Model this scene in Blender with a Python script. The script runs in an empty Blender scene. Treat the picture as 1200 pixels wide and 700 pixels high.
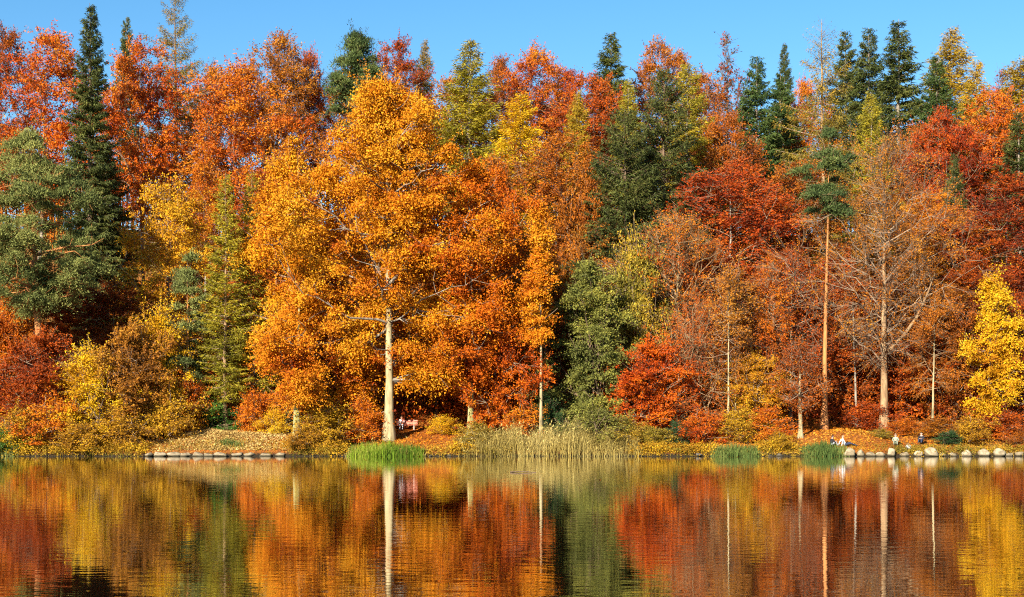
import bpy, bmesh, math
import numpy as np
from mathutils import Vector

scene = bpy.context.scene
C = scene.collection
R = math.radians

# ------------------------------------------------------------------ camera
F = 1680.0            # focal length in pixels of the 1200 px wide photograph
CAMZ = 2.0            # camera height over the water
HOR = 507.0           # pixel row of the horizon
cam = bpy.data.cameras.new('camera')
cam.sensor_width = 36.0
cam.lens = F / 1200 * 36
cam.shift_y = (HOR - 350) / 1200
cam.clip_end = 5000
cam.clip_start = 0.5
co = bpy.data.objects.new('camera', cam)
C.objects.link(co)
co.location = (0, 0, CAMZ)
co.rotation_euler = (R(90), 0, 0)
scene.camera = co

# ------------------------------------------------------------------ light
SUN_EL, SUN_AZ = 23.0, 28.0          # sun behind the camera, to the left
world = bpy.data.worlds.new('World')
scene.world = world
world.use_nodes = True
wn = world.node_tree.nodes
wl = world.node_tree.links
bg = wn['Background']
sky = wn.new('ShaderNodeTexSky')
sky.sky_type = 'NISHITA'
sky.sun_disc = False
sky.sun_elevation = R(SUN_EL)
sky.sun_rotation = R(180 + SUN_AZ)
sky.air_density = 1.0
sky.dust_density = 0.0
sky.ozone_density = 2.0
sky.altitude = 600
hs = wn.new('ShaderNodeHueSaturation')
hs.inputs['Saturation'].default_value = 1.3
hs.inputs['Hue'].default_value = 0.495
wl.new(sky.outputs[0], hs.inputs['Color'])
wl.new(hs.outputs[0], bg.inputs[0])
bg.inputs[1].default_value = 0.088
sl = bpy.data.lights.new('sun', 'SUN')
sl.energy = 5.0
sl.angle = R(0.5)
sl.color = (1.0, 0.92, 0.78)
so = bpy.data.objects.new('sun', sl)
C.objects.link(so)
so.rotation_euler = (R(90 - SUN_EL), 0, R(-SUN_AZ))
scene.view_settings.view_transform = 'Standard'
scene.view_settings.look = 'None'
scene.view_settings.exposure = 1.12
scene.view_settings.gamma = 1.0
scene.cycles.max_bounces = 6
scene.cycles.transparent_max_bounces = 4
scene.cycles.diffuse_bounces = 2
scene.cycles.caustics_reflective = False
scene.cycles.filter_width = 1.1
scene.cycles.use_denoising = False
scene.cycles.sample_clamp_indirect = 4.0

# ------------------------------------------------------------------ helpers
def new_mesh(name, V, faces, k=None):
    """V (n,3); faces: (m,k) int array or list of such arrays."""
    me = bpy.data.meshes.new(name)
    if not isinstance(faces, list):
        faces = [faces]
    faces = [f for f in faces if len(f)]
    V = np.asarray(V, np.float32)
    me.vertices.add(len(V))
    me.vertices.foreach_set('co', V.ravel())
    nl = sum(f.size for f in faces)
    npoly = sum(len(f) for f in faces)
    me.loops.add(nl)
    me.polygons.add(npoly)
    me.loops.foreach_set('vertex_index', np.concatenate([f.ravel() for f in faces]).astype(np.int32))
    starts, tot = [], 0
    for f in faces:
        starts.append(tot + np.arange(len(f)) * f.shape[1])
        tot += f.size
    me.polygons.foreach_set('loop_start', np.concatenate(starts).astype(np.int32))
    me.update(calc_edges=True)
    return me

def smooth(me):
    me.polygons.foreach_set('use_smooth', np.ones(len(me.polygons), bool))
    return me

def link(name, me, mat=None, parent=None, loc=(0, 0, 0)):
    o = bpy.data.objects.new(name, me)
    C.objects.link(o)
    o.location = loc
    if parent is not None:
        o.parent = parent
    if mat is not None:
        if len(me.materials) == 0:
            me.materials.append(None)
        o.material_slots[0].link = 'OBJECT'
        o.material_slots[0].material = mat
    return o

def tag(o, label=None, cat=None, group=None, kind=None):
    if label: o['label'] = label
    if cat: o['category'] = cat
    if group: o['group'] = group
    if kind: o['kind'] = kind
    return o

def empty(name, loc=(0, 0, 0), rz=0.0):
    o = bpy.data.objects.new(name, None)
    o.empty_display_size = 0.2
    C.objects.link(o)
    o.location = loc
    o.rotation_euler = (0, 0, rz)
    return o

def norm(a):
    return a / np.maximum(np.linalg.norm(a, axis=-1, keepdims=True), 1e-6)

# ------------------------------------------------------------------ materials
def mat_new(name):
    m = bpy.data.materials.new(name)
    m.use_nodes = True
    nt = m.node_tree
    return m, nt.nodes, nt.links, nt.nodes['Principled BSDF']

def ramp(nodes, cols):
    r = nodes.new('ShaderNodeValToRGB')
    el = r.color_ramp.elements
    n = len(cols)
    while len(el) < n:
        el.new(0.5)
    for i, c in enumerate(cols):
        el[i].position = i / (n - 1)
        el[i].color = (*c, 1)
    return r

def math_node(nodes, links, op, a, b, clamp=False):
    n = nodes.new('ShaderNodeMath')
    n.operation = op
    n.use_clamp = clamp
    for i, v in enumerate((a, b)):
        if isinstance(v, (int, float)):
            n.inputs[i].default_value = v
        else:
            links.new(v, n.inputs[i])
    return n.outputs[0]

def leaf_mat(name, cols, trans=0.16, nscale=0.20, rough=0.7, hue=0.014, spec=0.08):
    m, N, L, P = mat_new(name)
    geo = N.new('ShaderNodeNewGeometry')
    oi = N.new('ShaderNodeObjectInfo')
    tc = N.new('ShaderNodeTexCoord')
    no = N.new('ShaderNodeTexNoise')
    no.inputs['Scale'].default_value = nscale
    no.inputs['Detail'].default_value = 3
    L.new(tc.outputs['Object'], no.inputs['Vector'])
    a = math_node(N, L, 'MULTIPLY', geo.outputs['Random Per Island'], 0.5)
    b = math_node(N, L, 'MULTIPLY_ADD', no.outputs['Fac'], 2.4)
    b.node.inputs[2].default_value = -0.95
    f = math_node(N, L, 'ADD', a, b, True)
    rp = ramp(N, cols)
    L.new(f, rp.inputs[0])
    h = N.new('ShaderNodeHueSaturation')
    L.new(rp.outputs[0], h.inputs['Color'])
    hv = math_node(N, L, 'MULTIPLY_ADD', oi.outputs['Random'], hue)
    hv.node.inputs[2].default_value = 0.5
    L.new(hv, h.inputs['Hue'])
    wn_ = N.new('ShaderNodeTexWhiteNoise')
    wn_.noise_dimensions = '1D'
    L.new(geo.outputs['Random Per Island'], wn_.inputs['W'])
    vv = math_node(N, L, 'MULTIPLY_ADD', wn_.outputs['Value'], 0.65)
    vv.node.inputs[2].default_value = 0.55
    L.new(vv, h.inputs['Value'])
    L.new(h.outputs[0], P.inputs['Base Color'])
    P.inputs['Roughness'].default_value = rough
    P.inputs['Specular IOR Level'].default_value = spec
    tr = N.new('ShaderNodeBsdfTranslucent')
    L.new(h.outputs[0], tr.inputs['Color'])
    mx = N.new('ShaderNodeMixShader')
    mx.inputs[0].default_value = trans
    L.new(P.outputs[0], mx.inputs[1])
    L.new(tr.outputs[0], mx.inputs[2])
    L.new(mx.outputs[0], N['Material Output'].inputs['Surface'])
    return m

def bark_mat(name, cols, scale=3.0, stretch=(1, 1, .25), rough=0.9, bump=0.5):
    m, N, L, P = mat_new(name)
    tc = N.new('ShaderNodeTexCoord')
    mp = N.new('ShaderNodeMapping')
    mp.inputs['Scale'].default_value = stretch
    L.new(tc.outputs['Object'], mp.inputs[0])
    no = N.new('ShaderNodeTexNoise')
    no.inputs['Scale'].default_value = scale
    no.inputs['Detail'].default_value = 6
    no.inputs['Roughness'].default_value = 0.65
    L.new(mp.outputs[0], no.inputs['Vector'])
    sc = math_node(N, L, 'MULTIPLY_ADD', no.outputs['Fac'], 2.4, True)
    sc.node.inputs[2].default_value = -0.7
    rp = ramp(N, cols)
    L.new(sc, rp.inputs[0])
    L.new(rp.outputs[0], P.inputs['Base Color'])
    P.inputs['Roughness'].default_value = rough
    P.inputs['Specular IOR Level'].default_value = 0.2
    bp = N.new('ShaderNodeBump')
    bp.inputs['Strength'].default_value = bump
    bp.inputs['Distance'].default_value = 0.05
    L.new(no.outputs['Fac'], bp.inputs['Height'])
    L.new(bp.outputs[0], P.inputs['Normal'])
    return m

LEAF = {
 'gold':    leaf_mat('leaf_gold',    [(.50,.075,.008), (.70,.19,.010), (.80,.29,.014), (.82,.37,.025)]),
 'goldred': leaf_mat('leaf_gold_red',[(.48,.05,.008), (.68,.12,.010), (.78,.24,.012), (.82,.34,.022)]),
 'orange':  leaf_mat('leaf_orange',  [(.42,.055,.010), (.66,.12,.010), (.76,.20,.012), (.78,.27,.02)]),
 'redor':   leaf_mat('leaf_red_orange',[(.30,.030,.007), (.54,.075,.008), (.68,.15,.009), (.74,.25,.014)]),
 'rust':    leaf_mat('leaf_rust',    [(.20,.042,.010), (.37,.082,.011), (.51,.13,.012), (.59,.20,.020)]),
 'brown':   leaf_mat('leaf_brown',   [(.24,.075,.016), (.42,.13,.018), (.56,.20,.022), (.60,.28,.04)]),
 'red':     leaf_mat('leaf_red',     [(.20,.022,.008), (.38,.042,.009), (.53,.072,.009), (.62,.13,.011)]),
 'darkred': leaf_mat('leaf_dark_red',[(.15,.022,.009), (.27,.036,.009), (.40,.060,.009), (.48,.11,.012)]),
 'yellow':  leaf_mat('leaf_yellow',  [(.58,.22,.010), (.76,.36,.012), (.84,.46,.016), (.84,.53,.04)]),
 'yellbrown':leaf_mat('leaf_yellow_brown',[(.28,.11,.014), (.46,.20,.016), (.62,.30,.018), (.78,.43,.026)]),
 'amber':   leaf_mat('leaf_amber', [(.42,.14,.012), (.64,.25,.013), (.78,.35,.016), (.82,.43,.03)]),
 'vermilion': leaf_mat('leaf_vermilion', [(.40,.045,.007), (.62,.09,.008), (.74,.145,.009), (.78,.23,.012)]),
 'olive':   leaf_mat('leaf_olive',   [(.11,.115,.030), (.19,.185,.042), (.29,.26,.05), (.44,.33,.045)]),
 'olivegold':leaf_mat('leaf_olive_gold',[(.17,.14,.022), (.32,.22,.028), (.48,.27,.028), (.58,.31,.03)]),
 'holly':   leaf_mat('leaf_dark_green',[(.02,.045,.016), (.035,.07,.022), (.05,.10,.028), (.08,.13,.03)], trans=.1),
 'green':   leaf_mat('leaf_green',   [(.05,.13,.022), (.09,.19,.028), (.15,.26,.03), (.26,.32,.03)]),
 'spruce':  leaf_mat('needle_spruce',[(.034,.044,.014), (.064,.076,.020), (.11,.118,.028), (.17,.155,.036)], trans=.08, rough=.45),
 'sprucegreen': leaf_mat('needle_spruce_green',[(.034,.058,.018), (.058,.092,.025), (.095,.135,.032), (.15,.18,.04)], trans=.08),
 'spruceolive': leaf_mat('needle_spruce_olive',[(.045,.055,.014), (.08,.09,.018), (.125,.13,.024), (.20,.18,.03)], trans=.1),
 'pine':    leaf_mat('needle_pine',  [(.09,.11,.034), (.165,.18,.05), (.25,.255,.068), (.36,.33,.09)], trans=.1),
 'pinedark':leaf_mat('needle_pine_dark',[(.04,.065,.025), (.07,.10,.034), (.11,.145,.04), (.19,.20,.05)], trans=.1),
 'larchgreen': leaf_mat('needle_larch_green',[(.19,.16,.02), (.31,.245,.024), (.43,.315,.026), (.54,.36,.028)], trans=.2),
 'larchgold': leaf_mat('needle_larch_gold',[(.28,.18,.020), (.42,.26,.022), (.54,.31,.024), (.62,.34,.03)], trans=.2),
 'larchbrown': leaf_mat('needle_larch_brown',[(.15,.12,.026), (.24,.17,.03), (.36,.22,.03), (.46,.25,.03)], trans=.2),
 'straw':   leaf_mat('dry_reed',     [(.30,.20,.055), (.44,.31,.085), (.55,.40,.125), (.62,.47,.18)], trans=.25),
 'reed':    leaf_mat('green_reed',   [(.11,.17,.018), (.19,.27,.022), (.30,.37,.03), (.46,.44,.06)], trans=.3),
 'tuft':    leaf_mat('green_tuft',   [(.07,.12,.03), (.12,.175,.04), (.19,.235,.055), (.36,.33,.10)], trans=.3),
 'litter':  leaf_mat('leaf_litter',  [(.30,.07,.012), (.55,.13,.012), (.70,.22,.015), (.72,.34,.05)], nscale=.1),
 'litterstraw': leaf_mat('straw_litter',[(.34,.19,.07), (.55,.33,.11), (.68,.42,.14), (.74,.52,.22)], nscale=.2),
}
BARK = {
 'grey':  bark_mat('bark_grey',  [(.09,.07,.05), (.20,.16,.12), (.34,.28,.21), (.46,.39,.28)]),
 'brown': bark_mat('bark_brown', [(.06,.035,.022), (.12,.075,.045), (.20,.13,.08), (.28,.19,.11)]),
 'pale':  bark_mat('bark_pale',  [(.11,.085,.04), (.30,.23,.115), (.43,.34,.18), (.53,.43,.25)]),
 'mossy': bark_mat('bark_mossy', [(.10,.10,.03), (.28,.25,.08), (.46,.40,.20), (.56,.50,.32)], scale=1.6),
 'pine':  bark_mat('bark_pine',  [(.16,.06,.025), (.38,.15,.05), (.52,.22,.07), (.60,.30,.11)]),
 'tan':   bark_mat('bark_tan',   [(.10,.055,.03), (.24,.14,.07), (.38,.24,.12), (.48,.33,.18)]),
 'twig':  bark_mat('bark_twig',  [(.12,.075,.045), (.22,.14,.085), (.32,.22,.14), (.42,.32,.22)]),
}

# ------------------------------------------------------------------ terrain
_pd = np.array([-400, -12, -2.0, -0.3, 0.0, 0.35, 2.5, 7, 11, 70, 110, 200, 900.])
_pz = np.array([-3.0, -2.6, -0.9, -0.12, 0.06, 0.36, 0.95, 1.9, 2.4, 26, 36, 40, 42.])
def shore(X):
    return 120 + 0.35 * np.sin(X * .31 + 1) + 0.22 * np.sin(X * .83) + 0.12 * np.sin(X * 1.9 + 2)
def ground(X, Y):
    X = np.asarray(X, float); Y = np.asarray(Y, float)
    d = Y - shore(X)
    z = np.interp(d, _pd, _pz)
    k = np.clip((d - .5) / 6, 0, 1)
    z = z + k * (0.10 * np.sin(X * .9 + Y * .4) + 0.08 * np.sin(X * .37 - Y * .9 + 1) + .05 * np.sin(X * 2.1 + Y * 1.3))
    kk = np.clip((d - 10) / 30, 0, 1)
    z = z + kk * (0.9 * np.sin(X * .07 + 1.3) + .5 * np.sin(X * .17 + Y * .08))
    for cx, w, cd, a in ((-24.5, 5.5, 4.0, .65), (27.5, 4.0, 4.8, .55)):
        z = z + a * np.exp(-((X - cx) / w) ** 4) * np.exp(-((d - cd) / 3) ** 2)
    return z
def px2x(px, Y):
    return (px - 600) * Y / F
def top2z(py, Y):
    return CAMZ + (HOR - py) * Y / F

def litter_mat():
    m, N, L, P = mat_new('leaf_covered_ground')
    tc = N.new('ShaderNodeTexCoord')
    n1 = N.new('ShaderNodeTexNoise'); n1.inputs['Scale'].default_value = 5; n1.inputs['Detail'].default_value = 8
    n1.inputs['Roughness'].default_value = .75
    n2 = N.new('ShaderNodeTexNoise'); n2.inputs['Scale'].default_value = .12; n2.inputs['Detail'].default_value = 3
    L.new(tc.outputs['Object'], n1.inputs['Vector']); L.new(tc.outputs['Object'], n2.inputs['Vector'])
    s = math_node(N, L, 'MULTIPLY_ADD', n1.outputs['Fac'], 2.6, True); s.node.inputs[2].default_value = -.8
    r1 = ramp(N, [(.06,.03,.014), (.22,.075,.018), (.42,.13,.02), (.50,.24,.05)])
    r2 = ramp(N, [(.06,.035,.018), (.18,.09,.028), (.32,.18,.05), (.44,.30,.11)])
    L.new(s, r1.inputs[0]); L.new(s, r2.inputs[0])
    mx = N.new('ShaderNodeMix'); mx.data_type = 'RGBA'
    t = math_node(N, L, 'MULTIPLY_ADD', n2.outputs['Fac'], 5, True); t.node.inputs[2].default_value = -2.2
    L.new(t, mx.inputs[0]); L.new(r1.outputs[0], mx.inputs[6]); L.new(r2.outputs[0], mx.inputs[7])
    sp = N.new('ShaderNodeSeparateXYZ'); L.new(tc.outputs['Object'], sp.inputs[0])
    wz = math_node(N, L, 'MULTIPLY_ADD', n1.outputs['Fac'], .5); wz.node.inputs[2].default_value = -.25
    wz = math_node(N, L, 'ADD', sp.outputs['Z'], wz)
    wet = math_node(N, L, 'MULTIPLY_ADD', wz, 3.5, True); wet.node.inputs[2].default_value = -.5
    mud = N.new('ShaderNodeMix'); mud.data_type = 'RGBA'
    mud.inputs[6].default_value = (.035, .026, .016, 1)
    L.new(wet, mud.inputs[0]); L.new(mx.outputs[2], mud.inputs[7])
    L.new(mud.outputs[2], P.inputs['Base Color'])
    P.inputs['Roughness'].default_value = .95
    P.inputs['Specular IOR Level'].default_value = .1
    bp = N.new('ShaderNodeBump'); bp.inputs['Distance'].default_value = .08; bp.inputs['Strength'].default_value = .8
    L.new(n1.outputs['Fac'], bp.inputs['Height']); L.new(bp.outputs[0], P.inputs['Normal'])
    return m
xs = np.concatenate([np.linspace(-900, -90, 28)[:-1], np.arange(-90, 90.1, .75), np.linspace(90, 900, 28)[1:]])
ys = np.concatenate([np.linspace(-500, 110, 16)[:-1], np.arange(110, 118, 1), np.arange(118, 134, .3), np.arange(134, 215, 1.5), np.linspace(215, 1500, 26)])
XX, YY = np.meshgrid(xs, ys)
VV = np.stack([XX, YY, ground(XX, YY)], -1).reshape(-1, 3)
nx, ny = len(xs), len(ys)
ii = (np.arange(ny - 1)[:, None] * nx + np.arange(nx - 1)[None]).ravel()
gm = smooth(new_mesh('ground', VV, np.stack([ii, ii + 1, ii + nx + 1, ii + nx], 1)))
tag(link('ground', gm, litter_mat()), 'leaf covered bank and wooded hillside rising behind the lake', 'ground', kind='structure')

def water_mat():
    m, N, L, P = mat_new('lake_water')
    P.inputs['Base Color'].default_value = (.006, .006, .003, 1)
    P.inputs['Roughness'].default_value = .02
    P.inputs['IOR'].default_value = 1.33
    tc = N.new('ShaderNodeTexCoord')
    def nz(scale, det, sx, sy):
        mp = N.new('ShaderNodeMapping'); mp.inputs['Scale'].default_value = (sx, sy, 1)
        L.new(tc.outputs['Object'], mp.inputs[0])
        n = N.new('ShaderNodeTexNoise'); n.inputs['Scale'].default_value = scale; n.inputs['Detail'].default_value = det
        L.new(mp.outputs[0], n.inputs['Vector'])
        return n.outputs['Fac']
    a = nz(1.0, 3, .55, 1.3)
    b = nz(3.2, 2, .5, 1.2)
    c = nz(.035, 2, .5, 1.6)
    h = math_node(N, L, 'MULTIPLY', a, .0048)
    h2 = math_node(N, L, 'MULTIPLY', b, .0030)
    hh = math_node(N, L, 'ADD', h, h2)
    w = math_node(N, L, 'MULTIPLY_ADD', c, 2.0, False); w.node.inputs[2].default_value = -.35
    w = math_node(N, L, 'MAXIMUM', w, .25)
    hh = math_node(N, L, 'MULTIPLY', hh, w)
    bp = N.new('ShaderNodeBump'); bp.inputs['Distance'].default_value = 1.0; bp.inputs['Strength'].default_value = 1.0
    L.new(hh, bp.inputs['Height']); L.new(bp.outputs[0], P.inputs['Normal'])
    P.inputs['Coat Weight'].default_value = 1.0
    P.inputs['Coat IOR'].default_value = 1.4
    P.inputs['Coat Roughness'].default_value = .02
    L.new(bp.outputs[0], P.inputs['Coat Normal'])
    return m
wm = new_mesh('lake', np.array([[-900, -500, 0], [900, -500, 0], [900, 122, 0], [-900, 122, 0]]), np.array([[0, 1, 2, 3]]))
tag(link('lake_water', wm, water_mat()), 'still dark lake reflecting the autumn wood', 'lake', kind='structure')

# ------------------------------------------------------------------ tree geometry
def prisms(p0, p1, r0, r1, k=3):
    n = len(p0)
    if n == 0:
        return np.zeros((0, 3)), np.zeros((0, 4), int)
    d = norm(p1 - p0)
    ref = np.where(np.abs(d[:, 2:3]) > .9, np.array([[1., 0, 0]]), np.array([[0, 0, 1.]]))
    u = norm(np.cross(d, ref)); v = np.cross(d, u)
    ang = np.arange(k) * 2 * np.pi / k
    off = u[:, None] * np.cos(ang)[None, :, None] + v[:, None] * np.sin(ang)[None, :, None]
    A = p0[:, None] + off * np.reshape(r0, (-1, 1, 1))
    B = p1[:, None] + off * np.reshape(r1, (-1, 1, 1))
    V = np.concatenate([A, B], 1).reshape(-1, 3)
    b = (np.arange(n) * 2 * k)[:, None]
    i = np.arange(k)[None]; j = (i + 1) % k
    Fq = np.stack([b + i, b + j, b + k + j, b + k + i], -1).reshape(-1, 4)
    return V, Fq

def tube(pts, rad, k=8, rough=0, rng=None):
    pts = np.asarray(pts, float); n = len(pts)
    t = norm(np.gradient(pts, axis=0))
    u = norm(np.cross(t, np.array([[.31, .95, .05]]))); v = np.cross(t, u)
    ang = np.arange(k) * 2 * np.pi / k
    rr = np.reshape(rad, (-1, 1)) * np.ones((n, k))
    if rough:
        rr = rr * (1 + rough * rng.normal(size=(n, k)))
    V = pts[:, None] + (u[:, None] * np.cos(ang)[None, :, None] + v[:, None] * np.sin(ang)[None, :, None]) * rr[..., None]
    b = (np.arange(n - 1) * k)[:, None]
    i = np.arange(k)[None]; j = (i + 1) % k
    Fq = np.stack([b + i, b + j, b + k + j, b + k + i], -1).reshape(-1, 4)
    return V.reshape(-1, 3), Fq

def merge(parts):
    Vs, Fs, o = [], [], 0
    for V, Fq in parts:
        if len(V) == 0: continue
        Vs.append(V); Fs.append(Fq + o); o += len(V)
    if not Vs:
        return np.zeros((0, 3)), np.zeros((0, 4), int)
    return np.concatenate(Vs), np.concatenate(Fs)

def leaf_mesh(name, P, A, Lh, Wd, rng, quad=False, nbias=None):
    """one small face for every leaf at P pointing along A"""
    n = len(P)
    A = norm(A)
    nr = rng.normal(size=(n, 3))
    if nbias is not None: nr = nr + nbias
    S = norm(np.cross(A, nr))
    Lh = np.reshape(Lh, (-1, 1)); Wd = np.reshape(Wd, (-1, 1))
    if quad:
        M = P + A * Lh * .45
        nn = np.cross(S, A) * Wd * .22
        V = np.stack([P, M + S * Wd * .5 + nn, P + A * Lh, M - S * Wd * .5 + nn], 1).reshape(-1, 3)
        return new_mesh(name, V, np.arange(n * 4).reshape(-1, 4))
    V = np.stack([P - S * Wd * .5, P + S * Wd * .5, P + A * Lh], 1).reshape(-1, 3)
    return new_mesh(name, V, np.arange(n * 3).reshape(-1, 3))

def bez(a, c, b, n):
    t = np.linspace(0, 1, n)[:, None]
    return a * (1 - t) ** 2 + 2 * c * t * (1 - t) + b * t * t

LK, SK = 1.0, 1.0      # more and smaller leaves
PROF = {
 'round': lambda t: np.sin(np.pi * (.13 + .87 * t) ** .9) ** .62,
 'dome':  lambda t: np.clip(1 - t, 0, 1) ** .5 * np.clip(.62 + t * 1.3, 0, 1),
 'tall':  lambda t: np.sin(np.pi * (.10 + .90 * t) ** .72) ** .75,
 'cone':  lambda t: np.clip(1 - t, 0, 1) ** .75 * np.clip(.3 + t * 4, 0, 1),
 'vase':  lambda t: np.clip(.25 + t * 1.3, 0, 1) * np.clip((1.0 - t) * 2.6, 0, 1) ** .6,
 'ovoid': lambda t: np.where(t > .38, np.sqrt(np.clip(1 - ((t - .38) / .63) ** 2, 0, 1)) ** 1.15, .55 + .45 * t / .38),
 'bush':  lambda t: np.clip(1 - t * t, 0, 1) ** .6 * np.clip(.8 + t, 0, 1),
}

def broad(seed, H, W, base=.25, limbs=18, clumps=220, leaves=20000, cr=1.1, ll=.24, lw=.16, flat=.5, tr=.3,
          prof='round', up=.5, twigs=4, spray=.35, shell=.45, quad=False, stems=1, needle=False, depth=1.0,
          trunk_top=.88, lr=.34, twig_r=.016, fan=.35, dome=.35, lump=.2, window=None, clear=None, ray=None, tight=.42, limb_parts=False, straight=1., twl=(.7, 1.5), tj=.10):
    rng = np.random.default_rng(seed)
    leaves = int(leaves * LK); ll *= SK; lw *= SK
    z0 = H * base
    a1, a2, a3 = rng.uniform(0, 6.28, 3)
    def env(t, ph):
        return W / 2 * PROF[prof](np.clip(t, 0, 1)) * (1 + lump * np.sin(3 * ph + a1 + 3 * t) + lump * .7 * np.sin(5 * ph + a2 - 7 * t) + lump * .5 * np.sin(9 * t + a3 + 2 * ph))
    tparts, nodes, nrad, bseg, lparts = [], [], [], [], []
    n = 12
    stem_pts = []
    for s in range(stems):
        tt = np.linspace(0, 1, n)
        lean = rng.normal(0, .02, 2) * H * straight if stems == 1 else rng.normal(0, .22, 2) * W
        top = H * trunk_top * (1 if stems == 1 else rng.uniform(.55, 1))
        wob = np.cumsum(rng.normal(0, .010 * H / 2, (n, 2)), 0) * (.5 * straight if stems == 1 else .8)
        wob -= wob[0]
        p = np.stack([wob[:, 0] + lean[0] * tt ** 1.3, wob[:, 1] + lean[1] * tt ** 1.3, top * tt - .15 * (tt == 0)], 1)
        if stems > 1: p[:, :2] += rng.normal(0, .07 * W, 2)
        r = tr * (1 - .93 * tt ** .9) * (1 + .55 * np.exp(-tt * 30))
        if stems > 1: r = r * rng.uniform(.5, 1)
        tparts.append(tube(p, r, 10 if stems == 1 else 5, .05, rng))
        stem_pts.append((p, r))
        m = tt * top > z0 * .8
        nodes.append(p[m]); nrad.append(r[m] * .5)
    nl = limbs
    for i in range(nl):
        p, r = stem_pts[i % stems]
        te = (i + rng.uniform(.1, .9)) / nl
        te = te ** .8 * .97
        ph = i * 2.39996 + rng.uniform(-.4, .4)
        rr = env(np.array(te), ph) * rng.uniform(.6, .92)
        end = np.array([np.cos(ph) * rr, np.sin(ph) * rr * depth, z0 + te * (H - z0)])
        if window and end[2] < window[0] + 1 and (end[1] < 1 or (clear and end[0] > clear[0])): continue
        zs = np.clip(end[2] - rr * rng.uniform(.5, 1.3) * up, max(z0 * .75, .2, window[0] * .92 if window and limb_parts else 0), H * trunk_top * .97)
        if stems > 1: zs = max(.15, end[2] * rng.uniform(.2, .6))
        st = np.array([np.interp(zs, p[:, 2], p[:, 0]), np.interp(zs, p[:, 2], p[:, 1]), zs])
        sr = min(np.interp(zs, p[:, 2], r) * .7, tr * lr * rng.uniform(.6, 1.1))
        ct = st * .5 + end * .5 + np.array([0, 0, (end[2] - zs) * rng.uniform(-.28, .30)]) + rng.normal(0, .05 * rr + .02, 3)
        q = bez(st, ct, end, 7)
        q[1:-1] += rng.normal(0, .025 * np.linalg.norm(end - st), (5, 3))
        qr = sr * (1 - .8 * np.linspace(0, 1, 7))
        (lparts if limb_parts else bseg).append(tube(q, np.maximum(qr, .018), 7 if limb_parts else 5))
        nodes.append(q[1:]); nrad.append(qr[1:])
    ND = np.concatenate(nodes); NR = np.concatenate(nrad)
    # clump centres inside the envelope
    t = rng.uniform(0.0, .985, clumps * 6)
    keep = rng.uniform(0, 1, len(t)) < (PROF[prof](t) + .12)
    t = t[keep][:clumps]
    k = len(t)
    ph = rng.uniform(0, 6.283, k)
    rr = env(t, ph) * rng.uniform(0, 1, k) ** shell
    rr = np.maximum(rr - cr * .4, 0)
    CC = np.stack([np.cos(ph) * rr, np.sin(ph) * rr * depth, z0 + t * (H - z0 - cr * .4)], 1)
    # the crown follows the trunk axis
    p, r = stem_pts[0]
    if stems == 1:
        CC[:, 0] += np.interp(CC[:, 2], p[:, 2], p[:, 0]); CC[:, 1] += np.interp(CC[:, 2], p[:, 2], p[:, 1])
    if window:      # clumps left out lakeward to bare the lower trunk, sunward to let light reach it
        zt, hw = window
        ok = ~((CC[:, 2] < zt) & (np.abs(CC[:, 0]) < hw) & (CC[:, 1] < .5))
        sa = R(SUN_AZ); al = -CC[:, 0] * math.sin(sa) - CC[:, 1] * math.cos(sa); pe = CC[:, 0] * math.cos(sa) - CC[:, 1] * math.sin(sa)
        ok &= ~((al > 0) & (np.abs(pe) < hw) & (CC[:, 2] < zt + .42 * al))
        if clear: ok &= ~((CC[:, 0] > clear[0]) & (CC[:, 0] < clear[1]) & (CC[:, 2] < clear[2]))
        if ray:     # a gap through which the sun reaches the bench
            q = CC - np.array(ray); al = -q[:, 0] * math.sin(sa) - q[:, 1] * math.cos(sa); pe = q[:, 0] * math.cos(sa) - q[:, 1] * math.sin(sa)
            ok &= ~((al > 0) & (np.abs(pe) < 1.8) & (np.abs(q[:, 2] - .42 * al) < 2.4))
        CC = CC[ok]; k = len(CC)
    D = CC[:, None] - ND[None]
    dist = np.linalg.norm(D, axis=2) + np.maximum(0, -D[..., 2] - .3) * 1.5 + np.maximum(0, np.hypot(ND[:, 0], ND[:, 1])[None] - np.hypot(CC[:, 0], CC[:, 1])[:, None]) * .6
    j = dist.argmin(1)
    S = ND[j]; sr = np.minimum(NR[j] * .6, .07)
    d = np.linalg.norm(CC - S, axis=1, keepdims=True)
    M = (S + CC) / 2 + np.stack([0 * d[:, 0], 0 * d[:, 0], -.08 * d[:, 0]], 1) + rng.normal(0, .06, (k, 3)) * d
    bseg.append(prisms(S, M, np.maximum(sr, .03), np.maximum(sr * .7, .022), 4))
    bseg.append(prisms(M, CC, np.maximum(sr * .7, .022), np.full(k, .014), 3))
    # twigs fan out of every clump
    out = norm(CC - np.array([0, 0, z0 + .35 * (H - z0)]))
    bd = norm(CC - S)
    rc = cr * rng.uniform(.6, 1.35, k)
    tw0 = np.repeat(M * .35 + CC * .65, twigs, 0)
    dirs = norm(rng.normal(size=(k * twigs, 3)) * .75 + np.repeat(bd, twigs, 0) * fan * 2 + np.repeat(out, twigs, 0) * fan)
    tl = np.repeat(rc, twigs) * rng.uniform(*twl, k * twigs)
    tw1 = tw0 + dirs * tl[:, None]
    bseg.append(prisms(tw0, tw1, np.full(len(tw0), twig_r), np.full(len(tw0), twig_r * .45), 3))
    V, Fq = merge(tparts)
    tme = smooth(new_mesh('trunk', V, Fq))
    V, Fq = merge(bseg)
    bme = new_mesh('branches', V, Fq)
    # leaves
    w = rc ** 2; w /= w.sum()
    ci = rng.choice(k, leaves, p=w)
    g = rng.normal(size=(leaves, 3)) * tight
    g[:, 2] *= flat
    g[:, 2] -= dome * (g[:, 0] ** 2 + g[:, 1] ** 2)
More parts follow.
